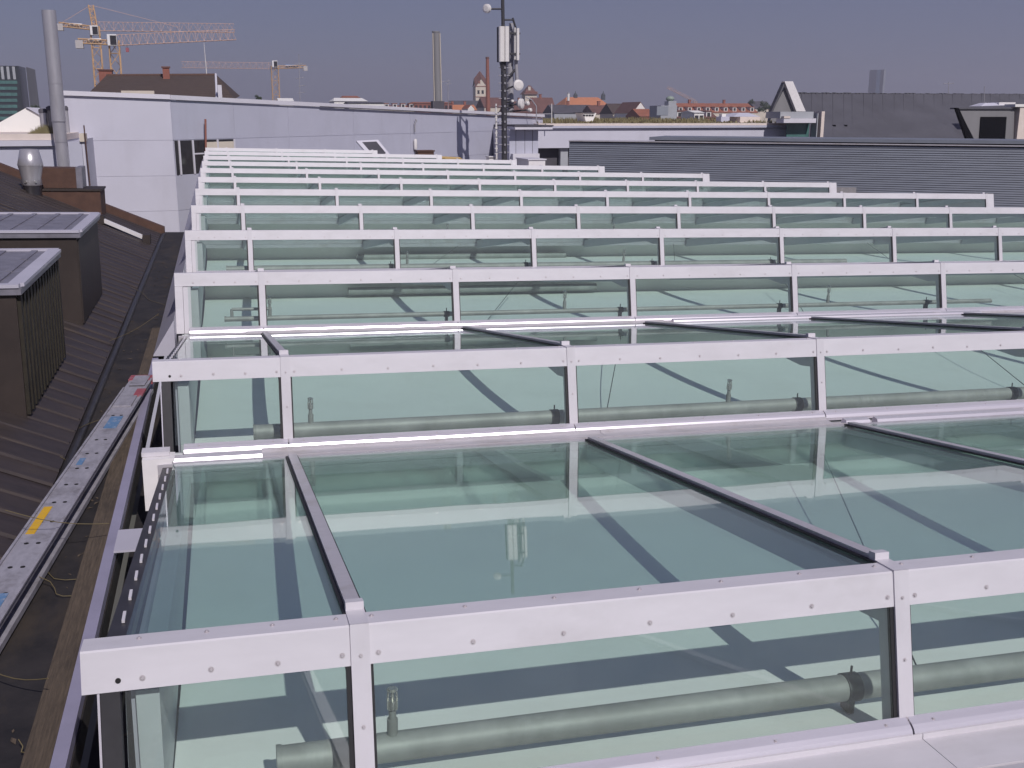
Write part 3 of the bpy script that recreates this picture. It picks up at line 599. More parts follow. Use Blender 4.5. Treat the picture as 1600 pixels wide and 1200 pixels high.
MB().hexa([(sq(1155, 0).x, 0, sq(0, 182.8).z), (sq(1198, 0).x, 0, sq(0, 182.8).z), (sq(1198, 0).x, 3, sq(0, 182.8).z), (sq(1155, 0).x, 3, sq(0, 182.8).z)], [(sq(1172, 0).x, 1, sq(0, 175.5).z), (sq(1189, 0).x, 1, sq(0, 175.5).z), (sq(1189, 0).x, 2, sq(0, 175.5).z), (sq(1172, 0).x, 2, sq(0, 175.5).z)]).build('hood', 'panel_light', sk)
tb = thing('roof_unit', 'small grey ventilation unit on the flat white building', 'unit', U(1133, 188, 80)); to_ = U(1133, 188, 80)
MB().box((-.35, 0, -.2), (.38, .9, .28)).build('case', 'panel_grey', tb); MB().box((-.25, .1, .28), (.1, .6, .5)).build('hood', 'plaster_white', tb)
# rail at the left end of the green roof
rl = thing('roof_rail', 'thin bent metal rail at the left corner of the green roof', 'rail', U(838, 192, 75)); ro = U(838, 192, 75); rq = lambda px, py: U(px, py, 75)-ro
MB().tube(rq(838, 192), rq(838, 166), .04, n=8).tube(rq(838, 166), rq(831, 156), .04, n=8).tube(rq(831, 156), rq(822, 152), .04, n=8).build('post', 'antenna_grey', rl)
MB().tube(rq(862, 192), rq(862, 162), .035, n=8).build('post', 'antenna_white', rl)
MB().tube(rq(838, 178), rq(862, 178), .025, n=8).build('bar', 'antenna_grey', rl)

# =================================================================== SLATTED METAL WALL ON THE RIGHT
CA, CB = U(889.5, 221, 60), U(1606, 229.5, 46)
sw = thing('slatted_wall', 'dark grey wall of horizontal metal slats with grey roof edge', 'wall', (CA.x, CA.y, 0))
d = Vector((CB.x-CA.x, CB.y-CA.y, 0)); LW = d.length*1.35; sw.rotation_euler = (0, 0, math.atan2(d.y, d.x))
zt0 = CA.z; zs = (CB.z-CA.z)/d.length
ZB = -4.6
MB().hexa([(0, .06, ZB), (LW, .06, ZB), (LW, 5, ZB), (0, 5, ZB)], [(0, .06, zt0-.03), (LW, .06, zt0-.03+zs*LW), (LW, 5, zt0-.03+zs*LW), (0, 5, zt0-.03)]).build('wall', 'slate', sw)
pz = .115; ns = int((zt0-ZB)/pz)
sl = MB().hexa([(0, -.030, -.092), (LW, -.030, -.092+zs*LW), (LW, .058, -.104+zs*LW), (0, .058, -.104)], [(0, 0, 0), (LW, 0, zs*LW), (LW, .058, zs*LW), (0, .058, 0)]).mesh('slat', 'slat_metal')
for i in range(ns): link('slat', sl, sw, (0, 0, zt0-.04-i*pz))
def edge(x0, y0, y1, z0, z1, m, nm): MB().hexa([(x0, y0, z0+zs*x0), (LW, y0, z0+zs*LW), (LW, y1, z0+zs*LW), (x0, y1, z0+zs*x0)], [(x0, y0, z1+zs*x0), (LW, y0, z1+zs*LW), (LW, y1, z1+zs*LW), (x0, y1, z1+zs*x0)]).build(nm, m, sw)
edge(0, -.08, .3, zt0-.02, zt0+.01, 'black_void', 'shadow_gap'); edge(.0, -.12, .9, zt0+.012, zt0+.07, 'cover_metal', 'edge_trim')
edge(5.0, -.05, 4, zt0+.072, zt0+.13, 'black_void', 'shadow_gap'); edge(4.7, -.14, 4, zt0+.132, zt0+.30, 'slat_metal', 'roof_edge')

# =================================================================== DARK ZINC ROOF, GABLE, PORTAL, DORMER (right)
ZY = 88.0
zo = U(1420, 230, ZY); zr_ = thing('zinc_roof_hall', 'large dark grey metal roof rising behind the slatted wall', 'building', zo)
zq = lambda px, py, Y=ZY: U(px, py, Y)-zo
e0, e1, r0, r1 = zq(1236, 236), zq(1760, 236), zq(1236, 146, 99), zq(1760, 147, 99)
MB().hexa([(e0.x, e0.y, e0.z-.5), (e1.x, e1.y, e1.z-.5), (r1.x, r1.y+8, e1.z-.5), (r0.x, r0.y+8, e0.z-.5)], [tuple(e0), tuple(e1), tuple(r1), tuple(r0)]).build('roof', 'zinc_roof', zr_)
for i in range(36):
    t_ = i/35+random.uniform(-.004, .004); a, b = e0.lerp(e1, t_), r0.lerp(r1, t_)
    MB().hexa([(a.x-.03, a.y, a.z), (a.x+.03, a.y, a.z), (b.x+.03, b.y, b.z), (b.x-.03, b.y, b.z)], [(a.x-.02, a.y-.02, a.z+.04), (a.x+.02, a.y-.02, a.z+.04), (b.x+.02, b.y-.02, b.z+.04), (b.x-.02, b.y-.02, b.z+.04)]).build('seam', 'zinc_roof', zr_)
rc = MB(); x = r0.x+.2
while x < r1.x: rc.box((x, r0.y-.12, r0.z-.02), (x+.22, r0.y+.3, r0.z+.06+random.uniform(0, .06))); x += .42
stuff(rc.build('ridge_caps', 'zinc_roof', zr_))
MB().box((e0.x, e0.y+.2, -14-zo.z), (e1.x, r0.y+7, e0.z-.52)).build('wall', 'plaster_grey', zr_)
for px in (1302, 1320): c = zq(px, 197, 92.6); MB().box((c.x-.12, c.y-.25, c.z-.12), (c.x+.12, c.y+.1, c.z+.12)).build('vent_hole', 'black_void', zr_)
MB().tube(zq(1538, 166, 93), zq(1538, 135, 93), .03, n=6).build('rod', 'antenna_grey', zr_)
MB().tube(zq(1482, 146, 99), zq(1482, 128, 99), .04, n=6).tube(zq(1474, 131, 99), zq(1491, 130, 99), .03, n=6).build('aerial', 'antenna_grey', zr_)
# gable
go = U(1226, 190, 84); gt = thing('gable_end', 'dark grey triangular gable with broad white edge board', 'gable', go); gq = lambda px, py, Y=84: U(px, py, Y)-go
ga, gb, gc, gd = gq(1205, 190), gq(1259, 190), gq(1258, 175), gq(1230, 128)
def tri(pts, t_, mt, nm, par):
    n_ = len(pts); vs = [tuple(p) for p in pts]+[(p[0], p[1]+t_, p[2]) for p in pts]
    return MB().add(vs, [tuple(range(n_)), tuple(range(2*n_-1, n_-1, -1))]+[(i, n_+i, n_+(i+1) % n_, (i+1) % n_) for i in range(n_)]).build(nm, mt, par)
tri([gq(1203, 192), gq(1262, 192), gq(1252, 172), gq(1230, 130), gq(1206, 176)], .5, 'chimney_grey', 'wall', gt)
tri([gq(1226, 127, 83.6), gq(1239, 127, 83.6), gq(1259, 174, 83.6), gq(1244.5, 174, 83.6)][::-1], .5, 'paper_white', 'edge_board', gt)
tri([gq(1202, 181, 83.7), gq(1205, 181, 83.7), gq(1228, 128, 83.7), gq(1226, 128, 83.7)], .5, 'zinc_roof', 'edge_board', gt)
pt = thing('roof_portal', 'white portal frame with dark opening beside the gable', 'portal', U(1260, 222, 74)); po = U(1260, 222, 74); pq2 = lambda px, py, Y=74: U(px, py, Y)-po
bx = lambda p, q, y0, y1: MB().box((min(p.x, q.x), y0, min(p.z, q.z)), (max(p.x, q.x), y1, max(p.z, q.z)))
bx(pq2(1279, 250), pq2(1289, 174), 0, 1.2).build('post', 'concrete_cream', pt); bx(pq2(1275, 250), pq2(1278.8, 177), .1, 1.0).build('post', 'plaster_grey', pt)
bx(pq2(1224, 192), pq2(1274.8, 185), -.05, 1.1).build('beam', 'coping', pt); bx(pq2(1222, 184.8), pq2(1274.8, 174.5), .3, 2.5).build('upper_wall', 'plaster_grey', pt)
bx(pq2(1236, 250), pq2(1274.8, 192.2), .9, 1.0).build('dark_opening', 'office_glass', pt); bx(pq2(1224, 184.8), pq2(1234, 181.5), -.1, .28).build('cap', 'concrete_cream', pt)
# right dormer with black opening
dm = thing('zinc_dormer', 'grey dormer with black opening and cream pillar at the right edge', 'dormer', U(1560, 226, 78)); do = U(1560, 226, 78); dq = lambda px, py, Y=78: U(px, py, Y)-do
tri([dq(1497, 169), dq(1585, 170), dq(1583, 232), dq(1530, 232)][::-1], .5, 'chimney_grey', 'wall', dm)
tri([dq(1494, 168.5, 77.8), dq(1498, 168.5, 77.8), dq(1528, 232, 77.8), dq(1516, 232, 77.8)][::-1], .3, 'black_void', 'side_reveal', dm)
tri([dq(1533, 182.5, 77.9), dq(1573, 182.5, 77.9), dq(1570, 226, 77.9), dq(1530, 226, 77.9)][::-1], .06, 'black_void', 'opening', dm)
bx(dq(1582, 240), dq(1640, 164), -.3, .8).build('pillar', 'concrete_cream', dm); bx(dq(1581, 167), dq(1641, 163), -.4, .9).build('pillar_cap', 'plaster_white', dm)
bx(dq(1494, 170.5), dq(1586, 168.5), -.15, .8).build('roof', 'zinc_roof', dm)
dk = thing('dome_light', 'white shallow dome light on the dark zinc roof', 'skylight', U(1563, 167, 90)); ko = U(1563, 167, 90); kq = lambda px, py: U(px, py, 90)-ko
bx(kq(1554, 165), kq(1580, 160), -.6, .9).build('kerb', 'paper_white', dk)
MB().hexa([(kq(1542, 0).x, -.7, kq(0, 162).z), (kq(1581, 0).x, -.7, kq(0, 160.2).z), (kq(1581, 0).x, 1, kq(0, 160.2).z), (kq(1542, 0).x, 1, kq(0, 162).z)], [(kq(1554, 0).x, -.2, kq(0, 155.5).z), (kq(1569, 0).x, -.2, kq(0, 155.5).z), (kq(1569, 0).x, .6, kq(0, 155.5).z), (kq(1554, 0).x, .6, kq(0, 155.5).z)]).build('dome', 'panel_light', dk)

# =================================================================== LEFT BACKGROUND
GZ = -18.0
struct(box((-2500, -800, GZ-.5), (3500, 3200, GZ)).build('ground', 'ground_mat'))
lb = thing('left_flat_building', 'pale flat roofed building with cream parapet at the far left', 'building', U(50, 260, 46)); lo = U(50, 260, 46); lq2 = lambda px, py, Y=46: U(px, py, Y)-lo
MB().box((lq2(-160, 0).x, 0, -14), (lq2(83, 0).x, 12, lq2(0, 229).z)).build('wall', 'panel_grey', lb)
MB().box((lq2(-160, 0).x, -.15, lq2(0, 228.5).z), (lq2(83, 0).x, 12, lq2(0, 219.5).z)).build('band', 'panel_light', lb)
MB().box((lq2(-160, 0).x, -.05, lq2(0, 219.2).z), (lq2(83.5, 0).x, 12, lq2(0, 209.5).z)).build('parapet', 'concrete_cream', lb)
MB().box((lq2(84, 0).x, -.1, -14), (lq2(106, 0).x, 4, lq2(0, 222).z)).build('pier', 'panel_grey', lb)
MB().box((lq2(106.5, 0).x, -.1, -14), (lq2(112, 0).x, 3, lq2(0, 218).z)).build('pier', 'panel_light', lb)
MB().box((lq2(104, 0).x, -.2, lq2(0, 222).z), (lq2(113, 0).x, .6, lq2(0, 209).z)).build('ledge_box', 'plaster_cream', lb)
MB().tube((lq2(115, 0).x, -.3, -6), (lq2(113.5, 0).x, -.3, lq2(0, 196).z), .025, n=8).build('downpipe', 'rust_board', lb)
gm = MB(); rnd = random.Random(5); gx0, gx1 = lq2(18, 0).x, lq2(66, 0).x; gz = lq2(0, 209.5).z
for i in range(700):
    x = rnd.uniform(gx0, gx1); y = rnd.uniform(.3, 2.5); hh = rnd.uniform(.1, .42)*max(.15, math.sin((x-gx0)/(gx1-gx0)*3.14)); l_ = rnd.uniform(-.15, .15)
    gm.add([(x-.015, y, gz), (x+.015, y, gz), (x+l_, y+.02, gz+hh)], [(0, 1, 2)])
gg = gm.build('parapet_weeds', 'dry_grass'); gg.location = lo; stuff(gg); tag(gg, 'dry weeds along the cream parapet at far left', 'weeds')
gw = thing('white_gable_roof', 'small white gable rising behind the cream parapet', 'building', U(35, 215, 52)); wo = U(35, 215, 52); wq2 = lambda px, py, Y=52: U(px, py, Y)-wo
tri([wq2(-60, 226), wq2(66, 226), wq2(62, 180), wq2(40, 169), wq2(-60, 226-2)][::-1], 5, 'plaster_white', 'gable', gw)
tri([wq2(40, 167.5, 51.9), wq2(63, 169, 51.9), wq2(64, 181, 51.9)][::-1], 5, 'panel_grey', 'roof_side', gw)
for i, (xa, xb, ya, yb, mt, lab) in enumerate([(64, 76, 168, 204, 'steel', 'squat grey metal duct behind the steel chimney, left one'), (76.5, 92, 164, 206, 'chimney_grey', 'grey metal duct directly behind the steel chimney'), (102, 109, 164, 200, 'antenna_grey', 'narrow grey duct right of the steel chimney')]):
    q = U((xa+xb)/2, yb, 49); t = thing('metal_duct', lab, 'duct', q, 'ducts by the steel chimney'); w2 = (U(xb, yb, 49).x-U(xa, yb, 49).x)/2; hh = U(0, ya, 49).z-U(0, yb, 49).z
    MB().lathe((0, 0, -.6), [(w2, 0), (w2, hh+.4)], 16).build('shaft', mt, t); MB().lathe((0, 0, hh-.2), [(w2*1.15, 0), (w2*1.15, .12), (w2*.6, .18)], 16).build('cap', 'slate', t)
ch = thing('steel_chimney', 'tall shiny steel chimney at the left edge', 'chimney', U(95, 222, 45)); cho = U(95, 222, 45); k45 = 45/FPX*1.02
tp = U(76, 16, 45)-cho; md = tp*.45
MB().tube((0, 0, 0), tuple(tp*.16), .235, .235, n=28).build('base_collar', 'steel', ch)
MB().tube(tuple(tp*.16), tuple(md), .255, .252, n=28).build('lower_shaft', 'steel', ch)
MB().tube(tuple(tp*.452), tuple(tp), .252, .250, n=28).build('upper_shaft', 'steel', ch)
MB().tube(tuple(tp*.448), tuple(tp*.456), .262, .262, n=28).tube(tuple(tp*.16), tuple(tp*.168), .268, .268, n=28).build('joint_ring', 'steel', ch)
MB().tube((0, 0, -3), (0, 0, 0), .22, n=20).build('foot', 'steel', ch)
# glass office tower
ot = thing('office_tower', 'dark glass office tower with green window rows at far left', 'tower', U(10, 186, 400)); oo = U(10, 186, 400); oq = lambda px, py: U(px, py, 400)-oo
bx(oq(-30, 260), oq(29, 103), 0, 14).build('body', 'office_dark', ot)
MB().hexa([(oq(29.2, 0).x, .1, -20), (oq(37, 0).x, 10, -20), (oq(37, 0).x, 13, -20), (oq(29.2, 0).x, 13.5, -20)], [(oq(29.2, 0).x, .1, oq(0, 104).z), (oq(34, 0).x, 10, oq(0, 106).z), (oq(34, 0).x, 13, oq(0, 106).z), (oq(29.2, 0).x, 13.5, oq(0, 104).z)]).build('side_wall', 'chimney_grey', ot)
for r in range(8):
    for c in range(6):
        x0 = -30+c*9.6; y0 = 126+r*9.4
        bx(oq(x0, y0+5), oq(x0+8.8, y0), -.15, .0).build('window', 'office_glass', ot)
for c in range(3): bx(oq(3+c*9, 124), oq(5+c*9, 104), -.2, .0).build('fin', 'plaster_grey', ot)
# dark hipped roof
hb = thing('hipped_roof_house', 'old house with dark brown hipped tile roof behind the panelled wall', 'house', U(250, 160, 95)); ho = U(250, 160, 95); hq = lambda px, py, Y=95: U(px, py, Y)-ho
E0, E1, E2, E3 = hq(136, 148), hq(366, 155), hq(375, 150, 108), hq(140, 144, 108); R0, R1 = hq(166, 118, 101), hq(338, 117, 101)
MB().add([tuple(p) for p in (E0, E1, E2, E3, R0, R1)], [(0, 1, 5, 4), (1, 2, 5), (2, 3, 4, 5), (3, 0, 4), (3, 2, 1, 0)]).build('roof', 'tile_brown', hb)
MB().box((E0.x+.4, E0.y+.4, -12), (E1.x-.4, 13, E0.z-.15)).build('wall', 'plaster_cream', hb)
for r_ in range(1, 11):
    t_ = r_/11; a, b = E0.lerp(R0, t_), E1.lerp(R1, t_)
    MB().tube(a, b, .045, n=5).build('tile_course', 'tile_brown', hb)
def chim(p, w, h, par, mt='brick'):
    c = box((p.x-w/2, p.y-w/2, p.z-1.2), (p.x+w/2, p.y+w/2, p.z+h)).build('chimney', mt, par); box((p.x-w/2-.08, p.y-w/2-.08, p.z+h), (p.x+w/2+.08, p.y+w/2+.08, p.z+h+.12)).build('cap', 'tile_maroon', c)
chim(hq(260, 118, 100), .55, .62, hb); chim(hq(166, 121, 104), 1.1, .55, hb)
MB().tube(R0, R1, .12, n=8).build('ridge_tiles', 'rust_board', hb)
MB().tube(E1.lerp(R1, 0)+Vector((-1.4, 0, .05)), R1+Vector((-.05, 0, .05)), .10, n=8).build('hip_flashing', 'coping', hb)
bx(hq(341, 153), hq(346, 133), -.4, .6).build('vent_shaft', 'coping', hb)
q = hq(323, 117, 101); MB().tube((q.x, q.y, q.z-.1), (q.x-.05, q.y, q.z+2.7), .045, .02, n=8).build('aerial', 'antenna_white', hb)
bx(hq(192, 149), hq(242, 142.5), -1.6, -.8).build('light_board', 'plaster_cream', hb)

# cranes
def lattice(mb, p, q, w, h, nseg, tri_=False, r=.09):
    p, q = Vector(p), Vector(q); d = (q-p).normalized(); side = d.cross(Vector((0, 0, 1)))
    if side.length < .1: side = Vector((1, 0, 0))
    side.normalize(); up = side.cross(d).normalized()
    ch_ = [side*w/2-up*h/2, -side*w/2-up*h/2, up*h/2] if tri_ else [side*w/2-up*h/2, -side*w/2-up*h/2, -side*w/2+up*h/2, side*w/2+up*h/2]
    for c in ch_: mb.tube(p+c, q+c, r, n=5)
    for i in range(nseg):
        a, b = p.lerp(q, i/nseg), p.lerp(q, (i+1)/nseg); n_ = len(ch_)
        for k in range(n_):
            c0, c1 = ch_[k], ch_[(k+1) % n_]
            mb.tube(a+c0, b+c1 if i % 2 else a+c0.lerp(c1, .999), r*.6, n=4); mb.tube(a+c0 if i % 2 else a+c1, b+c1 if i % 2 else b+c0, r*.65, n=4)
    return mb
def crane(label, Y, mast_px, mast_py, jib_l, jib_r, cab, mts, apex=None, hook=None, w=1.7):
    o = U(mast_px[0], mast_py[0], Y); t = thing('tower_crane', label, 'crane', (o.x, o.y, GZ), 'tower cranes on the skyline'); B = Vector((o.x, o.y, GZ))
    q = lambda p, dy=0: U(p[0], p[1], Y+dy)-B
    top_ = q((mast_px[1], mast_py[1])); foot = Vector((q((mast_px[0], mast_py[0])).x, 0, 0))
    lattice(MB(), foot, top_, w, w, int((top_-foot).length/2.0), r=.10).build('tower', mts[0], t)
    lattice(MB(), top_, q(jib_r[:2], jib_r[2] if len(jib_r) > 2 else 0), 1.1, 1.7, 30, True, .05).build('jib', mts[1], t)
    cj = q(jib_l[:2]); lattice(MB(), top_-Vector((0, 0, .4)), cj, 1.2, .7, 8, False, .09).build('counter_jib', mts[0], t)
    MB().box((cj.x-.4 if cj.x < top_.x else cj.x-.8, cj.y-.7, cj.z-1.2), (cj.x+.8 if cj.x < top_.x else cj.x+.4, cj.y+.7, cj.z+.1)).build('counterweight', 'counterweight', t)
    m_ = top_.lerp(cj, .35); m2 = top_.lerp(cj, .75); MB().tube(m_, m2, .38, n=6).build('winch_cover', mts[3], t)
    c = q(cab); MB().box((c.x-.75, c.y-1.4, c.z-.9), (c.x+.75, c.y+.2, c.z+.9)).build('cab', 'crane_white', t); MB().box((c.x-.3, c.y-1.45, c.z-.8), (c.x+.7, c.y-1.41, c.z+.7)).build('cab_window', 'window_dark', t)
    if apex:
        ap = q(apex); lattice(MB(), top_, ap, .9, .9, 5, r=.11).build('tower_head', mts[0], t)
        MB().tube(ap, top_.lerp(q(jib_r[:2]), .6), .05, n=4).tube(ap, cj, .05, n=4).build('pendant', mts[1], t)
    if hook:
        h = q(hook); tr_ = Vector((h.x, h.y, top_.z-.6)); MB().tube(tr_, h, .05, n=4).build('hoist_rope', 'mast_dark', t); MB().box((h.x-.25, h.y-.2, h.z-.35), (h.x+.25, h.y+.2, h.z+.35)).build('hook_block', 'cap_red', t)
    return t
crane('taller orange tower crane with pointed head, leftmost on the skyline', 240, (153, 148), (130, 41), (92, 38), (366, 44), (148, 48), ('crane_orange', 'crane_pink', 0, 'crane_white'), (142, 8))
crane('orange flat top tower crane with white cab above the brown hip roof', 200, (179, 178), (130, 63), (122, 64), (368, 54), (176, 63), ('crane_orange', 'crane_pink', 0, 'crane_white'), None, (199, 78), 1.6)
crane('orange tower crane with jib to the left beside a thin aerial', 330, (431, 429), (150, 103), (478, 104), (284, 101), (429, 100), ('crane_orange', 'crane_pink', 0, 'crane_blue'), None, None, 2.0)
lc = thing('luffing_crane', 'faint pink distant crane jib slanting above the domed building', 'crane', Vector((U(1085, 158, 700).x, 700, GZ))); lo_ = Vector((U(1085, 158, 700).x, 700, GZ))
lattice(MB(), U(1086, 158, 700)-lo_, U(1043, 136, 700)-lo_, 1.5, 1.5, 14, True, .09).build('jib', 'crane_pink', lc); lattice(MB(), (0, 0, 0), U(1086, 158, 700)-lo_, 2, 2, 10, False, .2).build('tower', 'crane_pink', lc)
# thin aerials
def aerial(label, Y, px, y0, y1, bars):
    o = U(px, y0, Y); t = thing('aerial_pole', label, 'aerial', o); MB().tube((0, 0, -6), U(px, y1, Y)-o, .05, .04, n=6).build('pole', 'antenna_grey', t)
    for py, a, b in bars: MB().tube(U(a, py+1, Y)-o, U(b, py-1, Y)-o, .035, n=5).build('element', 'antenna_grey', t)
aerial('thin dark aerial with short cross bars right of the third crane', 150, 467, 156, 84, [(100, 460, 474), (122, 462, 475), (134, 466, 477), (145, 465, 477)])
aerial('thin roof aerial between the grey stack and the church', 160, 700, 165, 123, [(127, 690, 704), (131, 696, 705)])

# =================================================================== TOWN
def house(name, label, x0, x1_, yr, ye, Y, dp, rm, wm, axis='x', group='town houses on the skyline', wins=0, dormers=0, chims=0, hip=0):
    o = U((x0+x1_)/2, ye, Y); o = Vector((o.x, Y, GZ)); t = thing(name, label, 'house', o, group)
    a, b = U(x0, ye, Y)-o, U(x1_, ye, Y)-o; ze = a.z; zr = U((x0+x1_)/2, yr, Y).z-GZ; l, r = a.x, b.x
    box((l, 0, 0), (r, dp, ze)).build('wall', wm, t)
    if axis == 'x':
        hp = hip*(r-l)
        MB().add([(l-.2, -.3, ze), (r+.2, -.3, ze), (r+.2, dp+.3, ze), (l-.2, dp+.3, ze), (l-.2+hp, dp/2, zr), (r+.2-hp, dp/2, zr)], [(0, 1, 5, 4), (1, 2, 5), (2, 3, 4, 5), (3, 0, 4), (3, 2, 1, 0)]).build('roof', rm, t)
    else:
        c = (l+r)/2
        MB().add([(l-.2, -.02, ze), (r+.2, -.02, ze), (r+.2, dp, ze), (l-.2, dp, ze), (c, -.02, zr), (c, dp, zr)], [(0, 4, 5, 3), (1, 2, 5, 4), (0, 1, 4), (2, 3, 5), (3, 2, 1, 0)]).build('roof', rm, t)
        MB().add([(l, -.05, ze-.02), (r, -.05, ze-.02), (c, -.05, zr-.25), (l, .1, ze-.02), (r, .1, ze-.02), (c, .1, zr-.25)], [(0, 1, 2), (5, 4, 3), (0, 3, 4, 1), (1, 4, 5, 2), (2, 5, 3, 0)]).build('gable', wm, t)
    for i in range(wins):
        x = l+(r-l)*(i+.5)/wins; w_ = box((x-.5, -.05, ze-2.2), (x+.5, .02, ze-.7)).build('window', 'window_dark', t); box((x-.6, -.12, ze-2.35), (x+.6, .02, ze-2.2)).build('sill', 'plaster_white', w_)
    for i in range(dormers):
        x = l+(r-l)*(i+.5)/dormers; z = ze+(zr-ze)*.25; d_ = box((x-.8, dp*.06, z-.6), (x+.8, dp*.35, z+1.2)).build('dormer', 'plaster_white', t); box((x-.5, dp*.06-.04, z-.2), (x+.5, dp*.06+.02, z+.9)).build('window', 'window_dark', d_); box((x-1, dp*.06-.2, z+1.2), (x+1, dp*.36, z+1.4)).build('dormer_roof', rm, d_)
    for i in range(chims):
        x = l+(r-l)*(i+.6)/(chims+.3); chim(Vector((x, dp/2, zr)), .9, 1.3, t)
    return t
house('town_house', 'long dark slate roof left of the church tower', 706, 762, 157, 168, 520, 14, 'slate', 'plaster_grey')
house('town_house', 'orange roofed low house row just above the panelled wall', 700, 745, 163.5, 172, 440, 12, 'tile_orange', 'plaster_cream', chims=2)
house('town_house', 'white gabled little house among orange roofs near the wall', 731, 741, 163.5, 170, 400, 10, 'tile_red', 'plaster_white', 'y')
house('town_house', 'brick red block behind the grey stack', 647, 707, 159, 161.5, 420, 16, 'tile_red', 'brick', wins=9, hip=.05)
house('town_house', 'low red roof strip left of the brick block', 598, 650, 164.5, 168, 420, 12, 'tile_red', 'plaster_cream', dormers=4)
house('town_house', 'maroon roof behind the mast between stack and dishes', 757, 800, 152, 168, 480, 16, 'tile_maroon', 'plaster_cream')
house('town_house', 'maroon roof under the squat tower', 796, 846, 158, 176, 420, 16, 'tile_maroon', 'brick', chims=1)
house('town_house', 'brown roof with white chimney pots right of the squat tower', 836, 870, 152, 178, 430, 14, 'tile_maroon', 'plaster_cream', chims=1)
house('town_hall', 'large orange hipped hall roof with two dark turrets', 884, 955, 151.5, 167, 560, 22, 'tile_orange', 'plaster_cream', hip=.15)
for x, l_ in ((899, 'dark little turret on the left of the orange hall roof'), (942.5, 'dark little turret on the right of the orange hall roof')):
    q = U(x, 153, 571); t = thing('roof_turret', l_, 'turret', q); MB().box((-.9, -.9, -1), (.9, .9, 1.4)).build('drum', 'copper_dark', t); MB().lathe((0, 0, 1.4), [(1.2, 0), (.9, .7), (.3, 1.2), (.08, 2.4)], 10).build('cap', 'copper_dark', t)
q = U(888, 156, 450); t = thing('white_flue', 'short white flue left of the orange hall', 'flue', q); MB().lathe((0, 0, -4), [(.55, 0), (.55, 6.6)], 10).build('pipe', 'plaster_white', t); MB().lathe((0, 0, 2.6), [(.65, 0), (.65, .4)], 10).build('cap', 'plaster_grey', t)
house('town_house', 'long grey brown roof below the orange hall, left part', 866, 932, 163.5, 177, 380, 14, 'slate', 'plaster_grey', chims=1)
house('town_house', 'long brown roof below the orange hall, middle part', 928, 966, 164, 178, 370, 14, 'tile_maroon', 'plaster_cream', chims=1)
house('town_house', 'dark brown roof left of the white gable', 958, 1000, 161.5, 178, 350, 13, 'tile_brown', 'plaster_cream')
house('town_house', 'brown roofed house with tall white gable', 988, 1013, 159, 177, 330, 16, 'tile_maroon', 'plaster_white', 'y')
house('town_house', 'red roof fragment between white gable and domed block', 1000, 1024, 170, 182, 320, 12, 'tile_red', 'brick')
house('town_house', 'small white house above the brown roofs with cream walls', 960, 984, 162, 166, 520, 12, 'slate', 'plaster_white', wins=4)
house('town_house', 'long red brown roof with white dormers at right of the town', 1058, 1184, 161, 176, 400, 18, 'tile_red', 'plaster_cream', dormers=9, chims=2)
house('town_house', 'brown lower roof before the long red roof', 1052, 1120, 172, 184, 300, 12, 'tile_maroon', 'brick', dormers=3)
house('town_house', 'white walled low house before the long red roof', 1085, 1100, 172.5, 176, 260, 8, 'plaster_white', 'plaster_white', wins=2)
house('town_house', 'pale house behind the trees near the grey gable', 1180, 1206, 158, 170, 450, 12, 'slate', 'plaster_cream')
house('town_house', 'white block with red attic above the panelled wall', 522, 574, 152.5, 158, 300, 12, 'plaster_white', 'plaster_white', hip=.1)
house('town_house', 'small red roofed upper floor on the white block', 536, 562, 149.5, 152.6, 306, 7, 'tile_red', 'plaster_white', hip=.1)
house('town_house', 'flat dark roof edge right of the white block', 545, 600, 159, 161, 280, 10, 'slate', 'plaster_white')
house('town_house', 'small pale shed at the foot of the third crane', 436, 458, 153, 158, 260, 8, 'plaster_white', 'plaster_white')
db = thing('domed_block', 'grey blue block with small green dome left of the long red roof', 'building', Vector((U(1040, 180, 280).x, 280, GZ))); dbo = Vector((U(1040, 180, 280).x, 280, GZ)); dbq = lambda px, py: U(px, py, 280)-dbo
bx(dbq(1025, 400), dbq(1058, 165), 0, 8).build('body', 'plaster_grey', db); bx(dbq(1045, 165), dbq(1057.5, 158), .2, 3).build('turret', 'plaster_grey', db)
c = dbq(1050.5, 158); MB().lathe((c.x, 1.6, c.z), [(.9, 0), (.9, .3), (1.15, .35), (1.2, .8), (.8, 1.2), (.2, 1.4)], 14).build('dome', 'dome_green', db); bx(dbq(1026, 180), dbq(1044, 166), -.1, 0).build('glazing', 'glass_grey', db)
# church tower
ct = thing('church_tower', 'cream church tower with steep red gabled helm roof', 'tower', Vector((U(751, 160, 600).x, 600, GZ))); cto = Vector((U(751, 160, 600).x, 600, GZ)); ctq = lambda px, py, Y=600: U(px, py, Y)-cto
l, r, ze, zr, za = ctq(742, 0).x, ctq(760, 0).x, ctq(0, 131).z, ctq(0, 117).z, ctq(0, 102).z; c = (l+r)/2; wd = r-l
box((l, 0, 0), (r, wd, ze)).build('shaft', 'plaster_cream', ct)
MB().add([(l, 0, ze), (r, 0, ze), (c, 0, zr), (l, wd, ze), (r, wd, ze), (c, wd, zr)], [(0, 1, 2), (5, 4, 3), (0, 2, 5, 3), (1, 4, 5, 2)]).build('gable', 'plaster_cream', ct)
apx = (c, wd/2, za)
MB().add([(l-.2, -.15, ze), (c, -.15, zr+.4), (r+.2, -.15, ze), (r+.2, wd/2, zr+.4), (r+.2, wd+.15, ze), (c, wd+.15, zr+.4), (l-.2, wd+.15, ze), (l-.2, wd/2, zr+.4), apx], [(0, 1, 8), (1, 2, 8), (2, 3, 8), (3, 4, 8), (4, 5, 8), (5, 6, 8), (6, 7, 8), (7, 0, 8)]).build('helm_roof', 'tile_maroon', ct)
